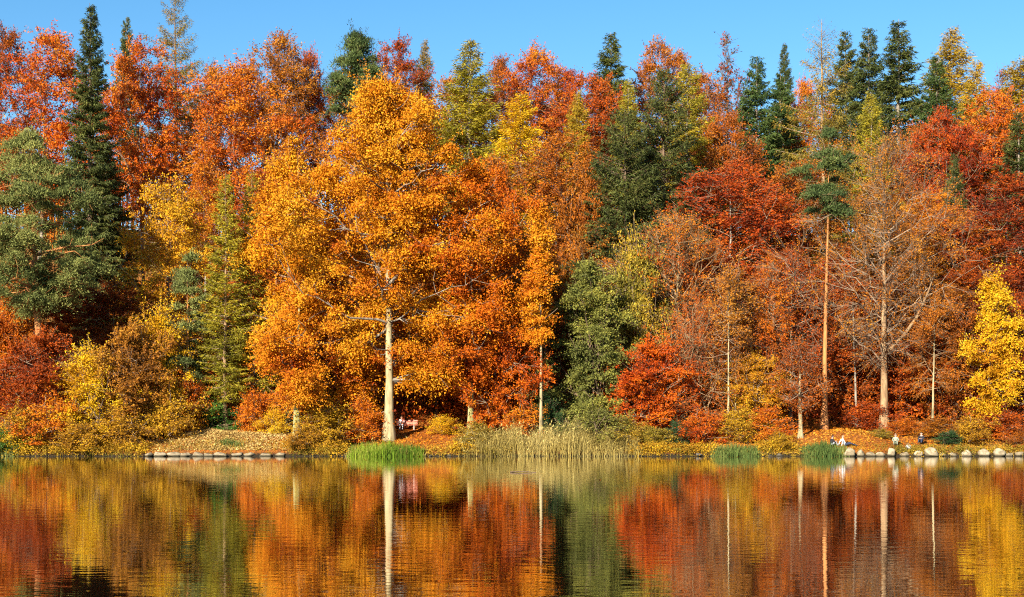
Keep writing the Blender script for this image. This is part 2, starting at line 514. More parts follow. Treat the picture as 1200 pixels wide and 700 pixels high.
    P = CC[ci] + g * rc[ci][:, None]
    sp = rng.uniform(0, 1, leaves) < spray
    ti = ci * twigs + rng.integers(0, twigs, leaves)
    uu = rng.uniform(.25, 1.05, (leaves, 1))
    Q = tw0[ti] * (1 - uu) + tw1[ti] * uu + rng.normal(0, tj + .03 * cr, (leaves, 3))
    P = np.where(sp[:, None], Q, P)
    P[:, 2] = np.maximum(P[:, 2], .05)
    A = rng.normal(size=(leaves, 3)) * .8 + out[ci] * .4 + g * .4
    if needle: A = A + np.array([0, 0, .7])
    sz = rng.uniform(.65, 1.35, leaves)
    cme = leaf_mesh('crown', P, A, ll * sz, lw * sz, rng, quad)
    return [('trunk', tme), ('branches', bme), ('crown', cme)] + [('limb', smooth(new_mesh('limb', *q))) for q in lparts]

def conifer(seed, H, W, base=.06, step=.5, per=6, tufts=26, droop=.35, tl=.55, tw=.13, tr=.28, hang=.6, ex=.85, irregular=.18, sparse=0., lift=.15, dead=0., vj=.06):
    rng = np.random.default_rng(seed)
    tt = np.linspace(0, 1, 12)
    wob = np.cumsum(rng.normal(0, .004 * H, (12, 2)), 0) * .35; wob -= wob[0]
    p = np.stack([wob[:, 0], wob[:, 1], H * tt - .15 * (tt == 0)], 1)
    r = np.maximum(tr * (1 - tt) ** .85, .02) * (1 + .5 * np.exp(-tt * 30))
    tme = smooth(new_mesh('trunk', *tube(p, r, 8, .04, rng)))
    zs = np.arange(H * base, H * .985, step)
    zs = np.repeat(zs, per) + rng.uniform(-step * .5, step * .5, len(zs) * per)
    n = len(zs)
    t = np.clip((zs - H * base) / (H * (1 - base)), 0, 1)
    L = W / 2 * (1 - t) ** ex * (1 - .25 * np.clip(1 - t * 7, 0, 1)) * (1 + irregular * rng.normal(size=n)) + .25
    L = np.clip(L, .2, W * .7)
    if sparse: 
        keep = rng.uniform(0, 1, n) > sparse * (.6 + .8 * (rng.uniform(0, 1, n)))
        zs, t, L = zs[keep], t[keep], L[keep]; n = len(zs)
    ph = rng.uniform(0, 6.283, n)
    x0 = np.interp(zs, p[:, 2], p[:, 0]); y0 = np.interp(zs, p[:, 2], p[:, 1])
    o = np.stack([x0, y0, zs], 1)
    h = np.stack([np.cos(ph), np.sin(ph), 0 * ph], 1)
    side = np.stack([-np.sin(ph), np.cos(ph), 0 * ph], 1)
    dr = droop * (1 - t) ** .7 - .55 * t ** 2 * (droop > 0)   # branches rise near the tip of the tree
    def pos(u):
        return o + h * (L * u)[:, None] + np.array([0, 0, 1.]) * (L * (-dr * u * 1.3 + (lift + .25 * droop) * u * u))[:, None]
    us = [0, .35, .7, 1]
    PP = [pos(np.full(n, u)) for u in us]
    rb = np.minimum(.014 + .012 * L, np.interp(zs, p[:, 2], r) * .6)
    seg = [prisms(PP[i], PP[i + 1], rb * (1 - us[i] * .75), rb * (1 - us[i + 1] * .75), 3) for i in range(3)]
    bme = new_mesh('branches', *merge(seg))
    cnt = np.maximum((tufts * (L / (W / 2)) ** .95).astype(int), 8)
    if dead:
        cnt = (cnt * np.clip((1 - t) / dead, 0, 1) ** 1.5).astype(int)
    bi = np.repeat(np.arange(n), cnt)
    m = len(bi)
    u = rng.uniform(.12, 1.03, m) ** .75
    lat = rng.normal(0, .5, m) * (.30 * L[bi]) * (1 - u * .6) 
    P = o[bi] + h[bi] * (L[bi] * u)[:, None] + side[bi] * lat[:, None]
    P[:, 2] += L[bi] * (-dr[bi] * u * 1.3 + (lift + .25 * droop) * u * u) - np.abs(lat) * .25
    A = h[bi] * rng.uniform(.1, .9, (m, 1)) + side[bi] * (np.sign(lat) * rng.uniform(0, .9, m))[:, None] + rng.normal(0, .25, (m, 3))
    P += rng.normal(0, 1, (m, 3)) * np.array([.10, .10, vj])
    A[:, 2] -= hang * rng.uniform(.3, 1.3, m) * (1 - .5 * t[bi])
    sz = rng.uniform(.6, 1.3, m)
    top = np.clip(.55 + (1 - t[bi]) * 1.5, .55, 1)
    cme = leaf_mesh('crown', P, A, tl * sz * top, tw * sz * (.7 + .3 * top), rng)
    return [('trunk', tme), ('branches', bme), ('crown', cme)]

def place(name, parts, label, cat, X, Y, leafm, barkm, twigm=None, scale=(1, 1, 1), rz=0., group=None, zoff=0.):
    root = empty(name, (X, Y, float(ground(X, Y)) + zoff), rz)
    root.scale = scale
    tag(root, label, cat, group)
    for pn, me in parts:
        if len(me.polygons) == 0: continue
        mm = leafm if pn == 'crown' else (barkm if pn == 'trunk' else (twigm or barkm))
        o = link(pn, me, mm, root)
        if pn == 'branches': o['kind'] = 'stuff'
    return root

# ------------------------------------------------------------------ prototypes shared by the trees further up the slope
PROTO = {}
def beech(i):
    return broad(100 + i, 30, 13, base=.38, limbs=30, clumps=230, leaves=42000, cr=1.3, ll=.21, lw=.14, flat=.4, tr=.26,
                 prof=['ovoid', 'round', 'ovoid', 'tall', 'ovoid', 'vase', 'round'][i % 7], up=1.0, twigs=9, spray=.65, fan=.6, lump=.26, twl=(.8, 1.7), tj=.07, tight=.36, dome=.5)
for i in range(7): PROTO['S%d' % i] = (beech(i), 30, 13)
for i in range(4): PROTO['C%d' % i] = (conifer(200 + i, 26, 7.2, tufts=185, per=8, step=.42, ex=[.85, 1.0, .9, 1.05][i], irregular=.2, base=.3, tl=.36, tw=.085, hang=.8, droop=.3), 26, 7.2)
for i in range(3): PROTO['L%d' % i] = (conifer(300 + i, 25, 6.6, base=.3, tufts=175, per=8, step=.42, droop=.15, tl=.32, tw=.075, hang=.45, lift=.25, sparse=.1, irregular=.25, ex=[.85, 1., .75][i], vj=.13), 25, 6.6)
for i in range(2): PROTO['N%d' % i] = (broad(400 + i, 22, 10, base=.25, limbs=26, clumps=240, leaves=1300, cr=1.2, ll=.25, lw=.15, tr=.24, prof='tall', up=1.1, twigs=12, spray=1., fan=.8, twig_r=.02), 22, 10)
for i in range(3): PROTO['U%d' % i] = (broad(500 + i, 4, 4.5, base=.02, limbs=14, clumps=80, leaves=11000, cr=.66, ll=.14, lw=.095, tr=.06, prof='bush', stems=6, twigs=7, spray=.55, fan=.6, twig_r=.008, lump=.35, twl=(.8, 1.9)), 4, 4.5)
for i in range(4): PROTO['F%d' % i] = (broad(600 + i, 10, 7.5, base=[.06, .10, .04, .12][i], limbs=28, clumps=[150, 190, 130, 170][i], leaves=46000, cr=[1.0, .85, 1.1, .9][i], ll=.155, lw=.105, flat=.34, tr=.15, prof=['round', 'ovoid', 'tall', 'round'][i],
                                              up=.7, twigs=8, spray=[.35, .75, .3, .7][i], fan=.7, lump=.28, twl=(.8, 1.9), tj=.06, tight=.37, dome=.5, stems=[1, 1, 3, 3][i]), 10, 7.5)

CATN = {'S': ('beech_tree', 'beech tree', 'beeches on the wooded slope'), 'C': ('spruce_tree', 'spruce tree', 'spruces on the wooded slope'),
        'L': ('larch_tree', 'larch tree', 'larches on the wooded slope'), 'N': ('bare_tree', 'bare tree', 'bare trees of the wood'),
        'P': ('pine_tree', 'pine tree', 'pines of the wood'), 'B': ('broadleaf_tree', 'tree', 'golden and orange broadleaf trees'),
        'R': ('birch_tree', 'birch tree', 'slender birches near the shore'), 'U': ('shrub', 'shrub', 'shrubs along the bank')}
cnt_kind = {}
rngP = np.random.default_rng(7)
def back(kind, x, top, w, Y, pal, label, bark='grey', twig='twig', proto=None, as_=None):
    """a tree standing at distance Y, its crown tip at row top"""
    nk = sum(1 for k in PROTO if k[0] == kind)
    i = cnt_kind.get(kind, 0); cnt_kind[kind] = i + 1
    parts, H0, W0 = PROTO[kind + str((i if proto is None else proto) % nk)]
    X = px2x(x, Y)
    g = float(ground(X, Y))
    H = top2z(top, Y) - g
    W = w * Y / F * {'S': 1.32 if kind == 'S' and as_ is None else 1.18, 'C': 1.55, 'L': 1.45}.get(kind, 1.0)
    nm, cat, grp = CATN[as_ or kind]
    place(nm, parts, label, cat, X, Y, LEAF[pal], BARK[bark], BARK[twig], (W / W0, W / W0 * rngP.uniform(.9, 1.1), H / H0), rngP.uniform(0, 6.28), grp)

def own(kind, x, top, w, Y, pal, label, bark='grey', twig='twig', name=None, cat=None, gen=broad, seed=None, **kw):
    """a tree with a shape of its own"""
    X = px2x(x, Y)
    g = float(ground(X, Y))
    H = top2z(top, Y) - g
    W = w * Y / F
    nm, ct, grp = CATN[kind]
    parts = gen(seed or int(x * 7 + top), H, W, **kw)
    return place(name or nm, parts, label, cat or ct, X, Y, LEAF[pal], BARK[bark], BARK[twig], group=grp)

# ------------------------------------------------------------------ trees on the upper slope and skyline
BACK = [
 ('S', -4, 22, 75, 178, 'darkred', 'dark red beech cut by the left edge on the skyline'),
 ('S', 45, 35, 118, 170, 'redor', 'broad orange red beech with pale forked limbs above the big pine on the left'),
 ('C', 149, 20, 30, 188, 'spruce', 'small dark spruce tip on the skyline just right of the tallest left spruce'),
 ('S', 168, 46, 112, 163, 'redor', 'beech with orange top and red lower boughs right of the tallest left spruce'),
 ('S', 246, 78, 70, 184, 'rust', 'rust beech under the skyline right of the ragged olive larch'),
 ('S', 285, 76, 118, 160, 'orange', 'wide rusty orange beech above the two slim green larches'),
 ('S', 322, 38, 90, 180, 'rust', 'tall dark rust beech on the skyline left of the dome shaped pine'),
 ('S', 370, 55, 48, 187, 'red', 'thin red crowned beech touching the left flank of the dome shaped pine'),
 ('S', 430, 78, 80, 180, 'rust', 'rust beech crown tucked behind the top of the great golden oak'),
 ('S', 462, 47, 70, 187, 'darkred', 'brown red beech on the skyline right of the dome shaped pine'),
 ('L', 497, 46, 34, 188, 'larchbrown', 'narrow olive larch tip on the skyline over the great golden oak'),
 ('L', 552, 46, 82, 170, 'larchgreen', 'wide yellow green larch on the skyline right of the great golden oak'),
 ('S', 528, 88, 70, 176, 'rust', 'rust beech between the narrow olive larch and the wide yellow green larch'),
 ('S', 590, 66, 64, 187, 'darkred', 'dark red beech on the skyline behind the bright yellow larch'),
 ('S', 622, 57, 80, 176, 'redor', 'pointed red orange beech on the skyline right above the bright yellow larch'),
 ('L', 612, 110, 62, 164, 'yellow', 'bright yellow cone shaped larch, the most vivid yellow high on the slope'),
 ('L', 676, 105, 44, 162, 'larchgold', 'slim olive gold larch standing among red beeches mid slope'),
 ('S', 694, 88, 90, 172, 'red', 'red beech left below the isolated skyline spruce'),
 ('S', 655, 75, 60, 186, 'red', 'small red beech on the skyline between the pointed beech and the isolated spruce'),
 ('C', 716, 38, 60, 178, 'spruceolive', 'isolated olive spruce rising over the skyline in the middle'),
 ('S', 776, 50, 76, 185, 'rust', 'rust orange beech on the skyline behind the pair of big spruces'),
 ('L', 738, 92, 44, 166, 'larchgreen', 'yellow green larch behind the left one of the two big spruces'),
 ('L', 804, 72, 54, 160, 'larchgreen', 'tall yellow green larch behind the right one of the two big spruces'),
 ('S', 832, 84, 80, 172, 'rust', 'orange brown beech under the purple bare tree on the skyline'),
 ('S', 850, 132, 88, 160, 'rust', 'rust beech with visible grey stems above the fan shaped red beech'),
 ('C', 886, 66, 58, 167, 'sprucegreen', 'green spruce right of the purple bare skyline tree'),
 ('C', 920, 50, 34, 189, 'spruce', 'little dark spruce tip on the skyline left of the dead topped larch'),
 ('C', 913, 86, 48, 178, 'sprucegreen', 'deep green spruce below the little skyline tip left of the dead topped larch'),
 ('S', 940, 95, 60, 182, 'orange', 'orange beech peeping out behind the dead topped larch'),
 ('C', 991, 36, 50, 184, 'spruce', 'leftmost of the dark skyline spruces right of the dead topped larch'),
 ('C', 1017, 33, 54, 180, 'spruce', 'second dark skyline spruce right of the dead topped larch'),
 ('C', 1055, 22, 76, 173, 'spruce', 'tallest and broadest dark spruce on the right skyline'),
 ('C', 1096, 66, 56, 169, 'sprucegreen', 'bluish green spruce in front of the gold larches on the right skyline'),
 ('L', 1113, 33, 78, 177, 'larchgold', 'tall olive gold larch with rounded top on the right skyline'),
 ('L', 1142, 70, 56, 171, 'larchgold', 'shorter gold larch leaning on the right side of the tall olive gold one'),
 ('L', 1198, 68, 80, 171, 'larchgold', 'orange gold larch cut by the right edge of the skyline'),
 ('C', 1194, 132, 62, 158, 'spruce', 'dark spruce cut by the right edge below the orange gold larch'),
 ('L', 1022, 108, 48, 160, 'larchgreen', 'small bright green larch in front of the dark right skyline spruces'),
 ('S', 1108, 128, 85, 159, 'red', 'red beech below the bluish green spruce on the right'),
 ('S', 1166, 104, 85, 165, 'redor', 'orange red beech below the gap in the right skyline'),
 ('S', 1068, 140, 62, 162, 'rust', 'brown red beech under the broadest right skyline spruce'),
 ('S', 648, 160, 120, 151, 'rust', 'wide rust beech in mid slope left of the two big spruces'),
 ('S', 590, 185, 80, 148, 'rust', 'rust beech behind the right shoulder of the great golden oak'),
 ('S', 312, 196, 60, 152, 'red', 'deep red beech wedged behind the two slim green larches'),
 ('S', 240, 190, 70, 156, 'redor', 'red orange beech behind the golden tree left of the slim larches'),
 ('S', 130, 330, 100, 140, 'darkred', 'dark maroon beech in the shade right of the big left pine'),
 ('S', 5, 300, 90, 138, 'orange', 'orange beech half hidden behind the big left pine'),
 ('S', 925, 188, 105, 149, 'rust', 'orange brown twiggy beech left of the tall thin pine'),
 ('S', 856, 190, 150, 143, 'red', 'big fan shaped red beech with upswept boughs right of the two big spruces'),
 ('S', 1012, 210, 100, 146, 'brown', 'orange brown beech behind the great bare tree'),
 ('S', 1090, 222, 85, 145, 'orange', 'golden orange beech behind the right boughs of the great bare tree'),
 ('C', 1118, 180, 34, 150, 'spruce', 'slim dark spruce among the red beeches on the right slope'),
 ('S', 1176, 205, 125, 143, 'darkred', 'broad dark red beech high on the right edge'),
 ('S', 700, 250, 90, 146, 'brown', 'brown beech at the foot of the two big spruces'),
 ('S', 975, 300, 100, 138, 'red', 'red beech behind the thin stem of the tall pine'),
 ('S', 900, 290, 90, 137, 'darkred', 'dark red beech below the fan shaped red beech'),
 ('S', 1080, 330, 110, 136, 'rust', 'rust beech behind the fallen limb of the great bare tree'),
 ('S', 1150, 300, 90, 137, 'red', 'red beech behind the bright yellow tree on the right'),
 ('S', 460, 250, 130, 140, 'orange', 'orange beech seen through the gaps of the great golden oak'),
 ('S', 360, 230, 110, 143, 'redor', 'red orange beech behind the left half of the great golden oak'),
 ('S', 560, 300, 110, 138, 'redor', 'red orange beech behind the right half of the great golden oak'),
]
BACK += [
 ('C', 126, 165, 56, 157, 'spruce', 'lower dark spruce in deep shade right of the tallest left spruce'),
 ('S', 70, 320, 90, 139, 'darkred', 'dark red beech behind the orange trunk of the big left pine'),
 ('S', 640, 300, 80, 141, 'redor', 'red orange beech behind the slender golden birch'),
 ('S', 300, 300, 80, 139, 'orange', 'orange beech behind the stems of the two slim green larches'),
 ('S', 835, 300, 80, 139, 'red', 'red beech behind the half bare beech with fanned branches'),
 ('S', 1020, 320, 90, 137, 'red', 'red beech just behind the thick trunk of the great bare tree'),
 ('S', 1130, 250, 80, 146, 'red', 'red beech above the bright yellow maple'),
]
for e in BACK: back(*e)

own('C', 105, 3, 78, 152, 'spruce', 'tallest dark spruce on the left, its tip close to the top of the sky', 'brown', 'brown', gen=conifer, tufts=170, per=8, step=.45, hang=.9, droop=.45, ex=.75, tr=.4, tl=.4, tw=.10)
own('C', 733, 128, 150, 144, 'spruce', 'left one of the two big dark spruces in mid slope', 'brown', 'brown', gen=conifer, tufts=190, per=9, step=.42, hang=.7, droop=.3, tr=.35, tl=.38, tw=.10, ex=.68)
own('C', 777, 82, 140, 148, 'spruce', 'right and taller one of the two big dark spruces in mid slope', 'brown', 'brown', gen=conifer, tufts=190, per=9, step=.45, hang=.7, droop=.3, tr=.38, tl=.38, tw=.10, ex=.68)
own('L', 207, -10, 84, 174, 'larchbrown', 'ragged olive larch rising out of the top of the picture on the left', 'brown', 'twig', gen=conifer, tufts=190, per=6, step=.55, droop=.12, lift=.1, sparse=.25, irregular=.4, ex=.55, hang=.6, tr=.4, tl=.34, tw=.08, vj=.22)
own('L', 963, 22, 84, 162, 'larchbrown', 'larch with a dead bare top and pale trunk on the right skyline', 'tan', 'twig', gen=conifer, tufts=170, per=6, step=.5, droop=.1, lift=.08, tl=.34, tw=.08, sparse=.3, irregular=.45, ex=.5, hang=.9, tr=.42, dead=.2, vj=.25)
own('P', 411, 32, 98, 170, 'pinedark', 'dark green pine with a dome shaped top on the skyline over the golden oak', 'pine', 'brown', base=.66, limbs=22, lump=.1, clumps=95, leaves=42000, cr=1.4, ll=.26, lw=.085, flat=.36, prof='dome', tr=.4, up=.3, spray=.06, needle=True, dome=.6, tight=.36)
own('N', 850, 32, 66, 184, 'darkred', 'purple brown bare tree standing against the sky right of the rust beech', 'brown', 'brown', base=.2, limbs=30, clumps=300, leaves=2600, cr=1.2, ll=.3, lw=.2, tr=.3, prof='tall', up=1.2, twigs=10, spray=1., fan=.9, twig_r=.022)
own('N', 1174, 74, 64, 188, 'darkred', 'thin bare crown in the sky gap at the right end of the skyline', 'brown', 'brown', base=.2, limbs=26, clumps=240, leaves=1500, cr=1.1, tr=.25, prof='tall', up=1.2, twigs=9, spray=1., fan=.9, twig_r=.018)

# ------------------------------------------------------------------ trees of the front rows
own('P', 48, 148, 150, 131, 'pine', 'big blue green pine with a thick orange trunk on the left', 'pine', 'pine', base=.40, limbs=26, clumps=165, leaves=130000, cr=1.4, ll=.22, lw=.07, flat=.34, prof='round', tr=.55, up=.25, spray=.05, needle=True, dome=.6, tight=.35, lr=.4, twigs=3, limb_parts=True)
own('P', 221, 284, 78, 129, 'pine', 'young blue green pine below the slim larches', 'pine', 'brown', base=.2, limbs=18, clumps=70, leaves=32000, cr=.95, ll=.2, lw=.065, flat=.36, prof='dome', tr=.2, up=.3, spray=.1, needle=True, tight=.36)
own('P', 966, 143, 72, 127.3, 'pinedark', 'tall thin pine with bare orange red stem and small layered crown', 'pine', 'tan', base=.70, limbs=14, clumps=40, leaves=22000, cr=1.1, ll=.22, lw=.07, flat=.28, prof='round', tr=.28, up=.2, spray=.06, needle=True, lump=.4, dome=.4, tight=.36, straight=.4)
own('B', 195, 206, 128, 143, 'amber', 'golden yellow tree left of the two slim green larches', base=.15, limbs=26, clumps=200, leaves=46000, cr=1.1, ll=.18, lw=.13, prof='ovoid', up=.9, spray=.5, twigs=7, twl=(.8, 1.8), tight=.38)
own('L', 265, 203, 62, 128.3, 'larchgreen', 'left slim green larch with a thin pale stem reaching the bank', 'tan', 'twig', gen=conifer, base=.12, tufts=110, per=8, step=.4, droop=.12, tl=.3, tw=.075, hang=.3, sparse=.15, irregular=.3, tr=.2, ex=.75)
own('L', 295, 201, 60, 130.5, 'larchgreen', 'right slim green larch with a pointed tip', 'tan', 'twig', gen=conifer, base=.12, tufts=110, per=8, step=.4, droop=.12, tl=.3, tw=.075, hang=.3, sparse=.15, irregular=.3, tr=.18, ex=.8)
own('B', 338, 148, 104, 129, 'gold', 'golden maple at the left shoulder of the great oak', 'pale', 'twig', base=.2, limbs=24, clumps=105, leaves=52000, cr=1.5, ll=.19, lw=.14, tr=.3, prof='tall', spray=.12, dome=.8, flat=.46, tight=.36, lump=.28)
own('B', 456, 78, 208, 124, 'gold', 'great golden oak with thick pale trunk in the middle of the shore', 'pale', 'grey', name='oak_tree', cat='oak tree', base=.08, limbs=48, clumps=300, leaves=215000, cr=1.75, ll=.175, lw=.13, tr=.43, prof='ovoid', spray=.08, dome=.8, flat=.44, up=.7, lump=.34, lr=.34, ray=(1.2, 5.3, 2.2), window=(11, 1.25), clear=(.2, 4.4, 4.8), limb_parts=True, tight=.35, straight=.25, shell=.35)
own('B', 348, 308, 118, 122.8, 'gold', 'golden tree with short mossy trunk left of the great oak', 'mossy', 'brown', base=.24, limbs=22, clumps=85, leaves=52000, cr=1.3, ll=.165, lw=.12, tr=.36, prof='tall', spray=.1, dome=.8, tight=.36, lump=.3, window=(3.4, .8))
own('B', 552, 178, 150, 125.8, 'vermilion', 'orange red tree with slim grey trunk right of the great oak', 'mossy', 'twig', base=.2, limbs=30, clumps=190, leaves=80000, cr=1.4, ll=.185, lw=.13, tr=.30, prof='ovoid', spray=.25, dome=.6, up=.7, tight=.36, lump=.26, window=(6.5, .6), straight=.4)
own('B', 512, 415, 95, 133.5, 'redor', 'low red orange tree overhanging the dark hollow behind the bench', 'brown', 'brown', base=.36, limbs=18, clumps=100, leaves=26000, cr=.9, ll=.155, lw=.11, tr=.16, prof='round', spray=.35, flat=.35)
own('R', 634, 229, 66, 124, 'gold', 'slender birch with thin pale stem and golden orange crown', 'pale', 'twig', base=.34, limbs=22, clumps=75, leaves=30000, cr=.9, ll=.165, lw=.12, tr=.16, prof='cone', spray=.25, up=.9, tight=.37, dome=.6, straight=.3, window=(9, .7))
own('B', 690, 288, 116, 127.5, 'olive', 'dense olive green alder behind the dry reeds', 'brown', 'brown', base=.06, limbs=30, clumps=170, leaves=64000, cr=1.1, ll=.17, lw=.12, tr=.22, prof='tall', spray=.25, flat=.34, stems=3, tight=.36, dome=.5, lump=.28)
own('N', 790, 248, 125, 135, 'redor', 'half bare beech with pale branches fanning upward among rust twigs', 'pale', 'tan', base=.30, limbs=40, clumps=380, leaves=15000, cr=1.0, ll=.15, lw=.09, tr=.24, prof='vase', spray=1., twigs=7, fan=1.2, up=1.6, twig_r=.012, lr=.4, limb_parts=True, twl=(1., 2.4), tj=.06)
own('N', 822, 350, 116, 128, 'red', 'low bare rust tree with arching pale twigs above the shore', 'tan', 'tan', base=.06, limbs=34, clumps=300, leaves=16000, cr=.95, ll=.14, lw=.09, tr=.14, prof='round', spray=1., twigs=6, fan=1., up=.8, stems=3, twig_r=.010, twl=(1., 2.4), tj=.06)
own('R', 853, 308, 46, 125, 'brown', 'left one of the two thin pale birch stems beside the green tuft', 'pale', 'twig', base=.35, limbs=24, clumps=110, leaves=6500, cr=.7, ll=.14, lw=.095, tr=.12, prof='tall', spray=.8, up=1.1, twigs=6, straight=.4, window=(9, .6))
own('R', 880, 326, 54, 129, 'rust', 'birch with a straight tan stem right of the two thin pale ones', 'tan', 'twig', base=.25, limbs=24, clumps=120, leaves=9000, cr=.75, ll=.14, lw=.095, tr=.20, prof='tall', spray=.7, up=1.0, twigs=6, straight=.3, window=(9, .7))
own('R', 862, 300, 40, 127, 'brown', 'right one of the two thin pale birch stems beside the green tuft', 'pale', 'twig', base=.45, limbs=22, clumps=90, leaves=4500, cr=.7, ll=.14, lw=.095, tr=.12, prof='tall', spray=.8, up=1.1, twigs=7, straight=.5, window=(9, .6))
own('S', 926, 290, 95, 131, 'red', 'twiggy rust beech with a straight tan stem left of the tall thin pine', 'tan', 'twig', base=.22, limbs=30, clumps=220, leaves=12000, cr=.95, ll=.145, lw=.095, tr=.26, prof='tall', spray=.9, twigs=7, up=.5, straight=.4, window=(9, .6), twl=(.8, 2.))
own('S', 938, 395, 64, 124, 'rust', 'small rust beech with a pale crooked foot on the orange slope', 'pale', 'twig', base=.3, limbs=18, clumps=90, leaves=7500, cr=.75, ll=.14, lw=.095, tr=.22, prof='tall', spray=.8, twigs=7)
bare = own('N', 1036, 165, 176, 129, 'rust', 'great bare tree with thick pale trunk and sweeping twigs on the right', 'tan', 'twig', base=.24, limbs=56, clumps=520, leaves=26000, cr=1.25, ll=.15, lw=.09, tr=.40, prof='ovoid', spray=1., twigs=6, fan=1., up=.8, twig_r=.0125, lr=.22, limb_parts=True, twl=(1., 2.4), tj=.08, straight=.3, window=(6, .8), lump=.4)
own('B', 1157, 305, 72, 126, 'yellow', 'bright yellow maple near the right end of the shore', 'brown', 'brown', base=.12, limbs=22, clumps=70, leaves=30000, cr=1.0, ll=.155, lw=.12, tr=.16, prof='tall', spray=.12, dome=.7, lump=.36, tight=.37)
own('L', 250, 345, 56, 131, 'larchgold', 'olive feathery low larch behind the straw bank', 'tan', 'twig', gen=conifer, base=.08, tufts=80, per=8, step=.38, droop=.1, tl=.28, tw=.07, hang=.3, sparse=.25, irregular=.35, tr=.12, ex=.5)
lb_ = tube(np.array([[.3, -.2, 7.2], [1.6, -.6, 8.6], [2.7, -.8, 10.2], [3.6, -.9, 12.2], [4.3, -1.0, 14.2]]), [.17, .15, .13, .09, .04], 7)
l2_ = prisms(np.array([[2.7, -.8, 10.2], [3.6, -.9, 12.2], [3.2, -.85, 11.3], [4.0, -.95, 13.3]]), np.array([[4.6, -1.2, 11.4], [4.9, -.8, 12.6], [2.7, -1.3, 13.0], [3.5, -1.2, 14.9]]), [.06] * 4, [.015] * 4, 4)
lo = link('limb', smooth(new_mesh('limb', *merge([lb_, l2_]))), BARK['tan'], bare)
lo['label'] = 'dead limb slanting up to the right'
for x, top, w, Y, pal, bk, lb in ((905, 300, 44, 128.5, 'redor', 'tan', 'slender half bare tree with thin tan stem left of the small crooked rust beech'),
                                  (1004, 285, 48, 131, 'red', 'grey', 'slender half bare tree with grey stem left of the great bare tree'),
                                  (1093, 345, 48, 126.2, 'rust', 'pale', 'slender bare tree with pale stem and dangling twigs right of the great bare tree')):
    own('N', x, top, w, Y, pal, lb, bk, 'tan', base=.3, limbs=24, clumps=120, leaves=7500, cr=.75, ll=.14, lw=.09, tr=.13, prof='tall', spray=1., twigs=6, fan=.9, up=1., twig_r=.010, twl=(1., 2.2), tj=.06, straight=.6, window=(8, .6))
FRONT = [
 ('B', 584, 376, 100, 127, 'vermilion', 'low spreading red orange tree behind the left end of the dry reeds', 1),
 ('B', 600, 300, 80, 133, 'vermilion', 'orange tree standing between the slim grey trunk and the slender birch', 0),
 ('B', 394, 395, 92, 127, 'goldred', 'low orange tree directly left of the great oak trunk', 0),
 ('B', 744, 280, 96, 133, 'olivegold', 'olive gold alder right of the dense olive green one', 2),
 ('B', 760, 402, 104, 126, 'vermilion', 'low orange red tree on the shore right of the dry reeds', 1),
 ('B', 885, 415, 80, 127, 'amber', 'low yellow brown tree behind the green tuft', 3),
 ('S', 985, 380, 120, 135.5, 'red', 'spreading red beech over the slope behind the sitting people', 1),
 ('S', 1078, 380, 125, 132.5, 'red', 'low deep red beech with drooping twigs under the great bare tree', 3),
 ('S', 1112, 350, 90, 131.5, 'rust', 'rust beech between the great bare tree and the bright yellow maple', 3),
 ('S', 1196, 355, 95, 129, 'darkred', 'dark red beech at the right edge beside the yellow maple', 1),
 ('B', 188, 362, 80, 127.5, 'yellow', 'yellow maple below the golden tree near the left bank', 2),
 ('S', 45, 392, 108, 125.5, 'red', 'vivid red low beech under the big left pine', 1),
 ('B', 104, 408, 100, 123.5, 'yellow', 'yellow leaved low tree on the left bank', 2),
 ('B', 152, 380, 95, 125, 'brown', 'brownish gold low tree beside the left straw bank', 3),
 ('B', 4, 350, 70, 133, 'orange', 'orange tree cut by the left edge behind the vivid red low beech', 0),
 ('S', 690, 215, 80, 146, 'rust', 'small rust beech at the left foot of the two big spruces', 3),
]
for k, x, top, w, Y, pal, lb, pr in FRONT:
    back('F', x, top, w, Y, pal, lb, 'brown', 'twig', pr, k)

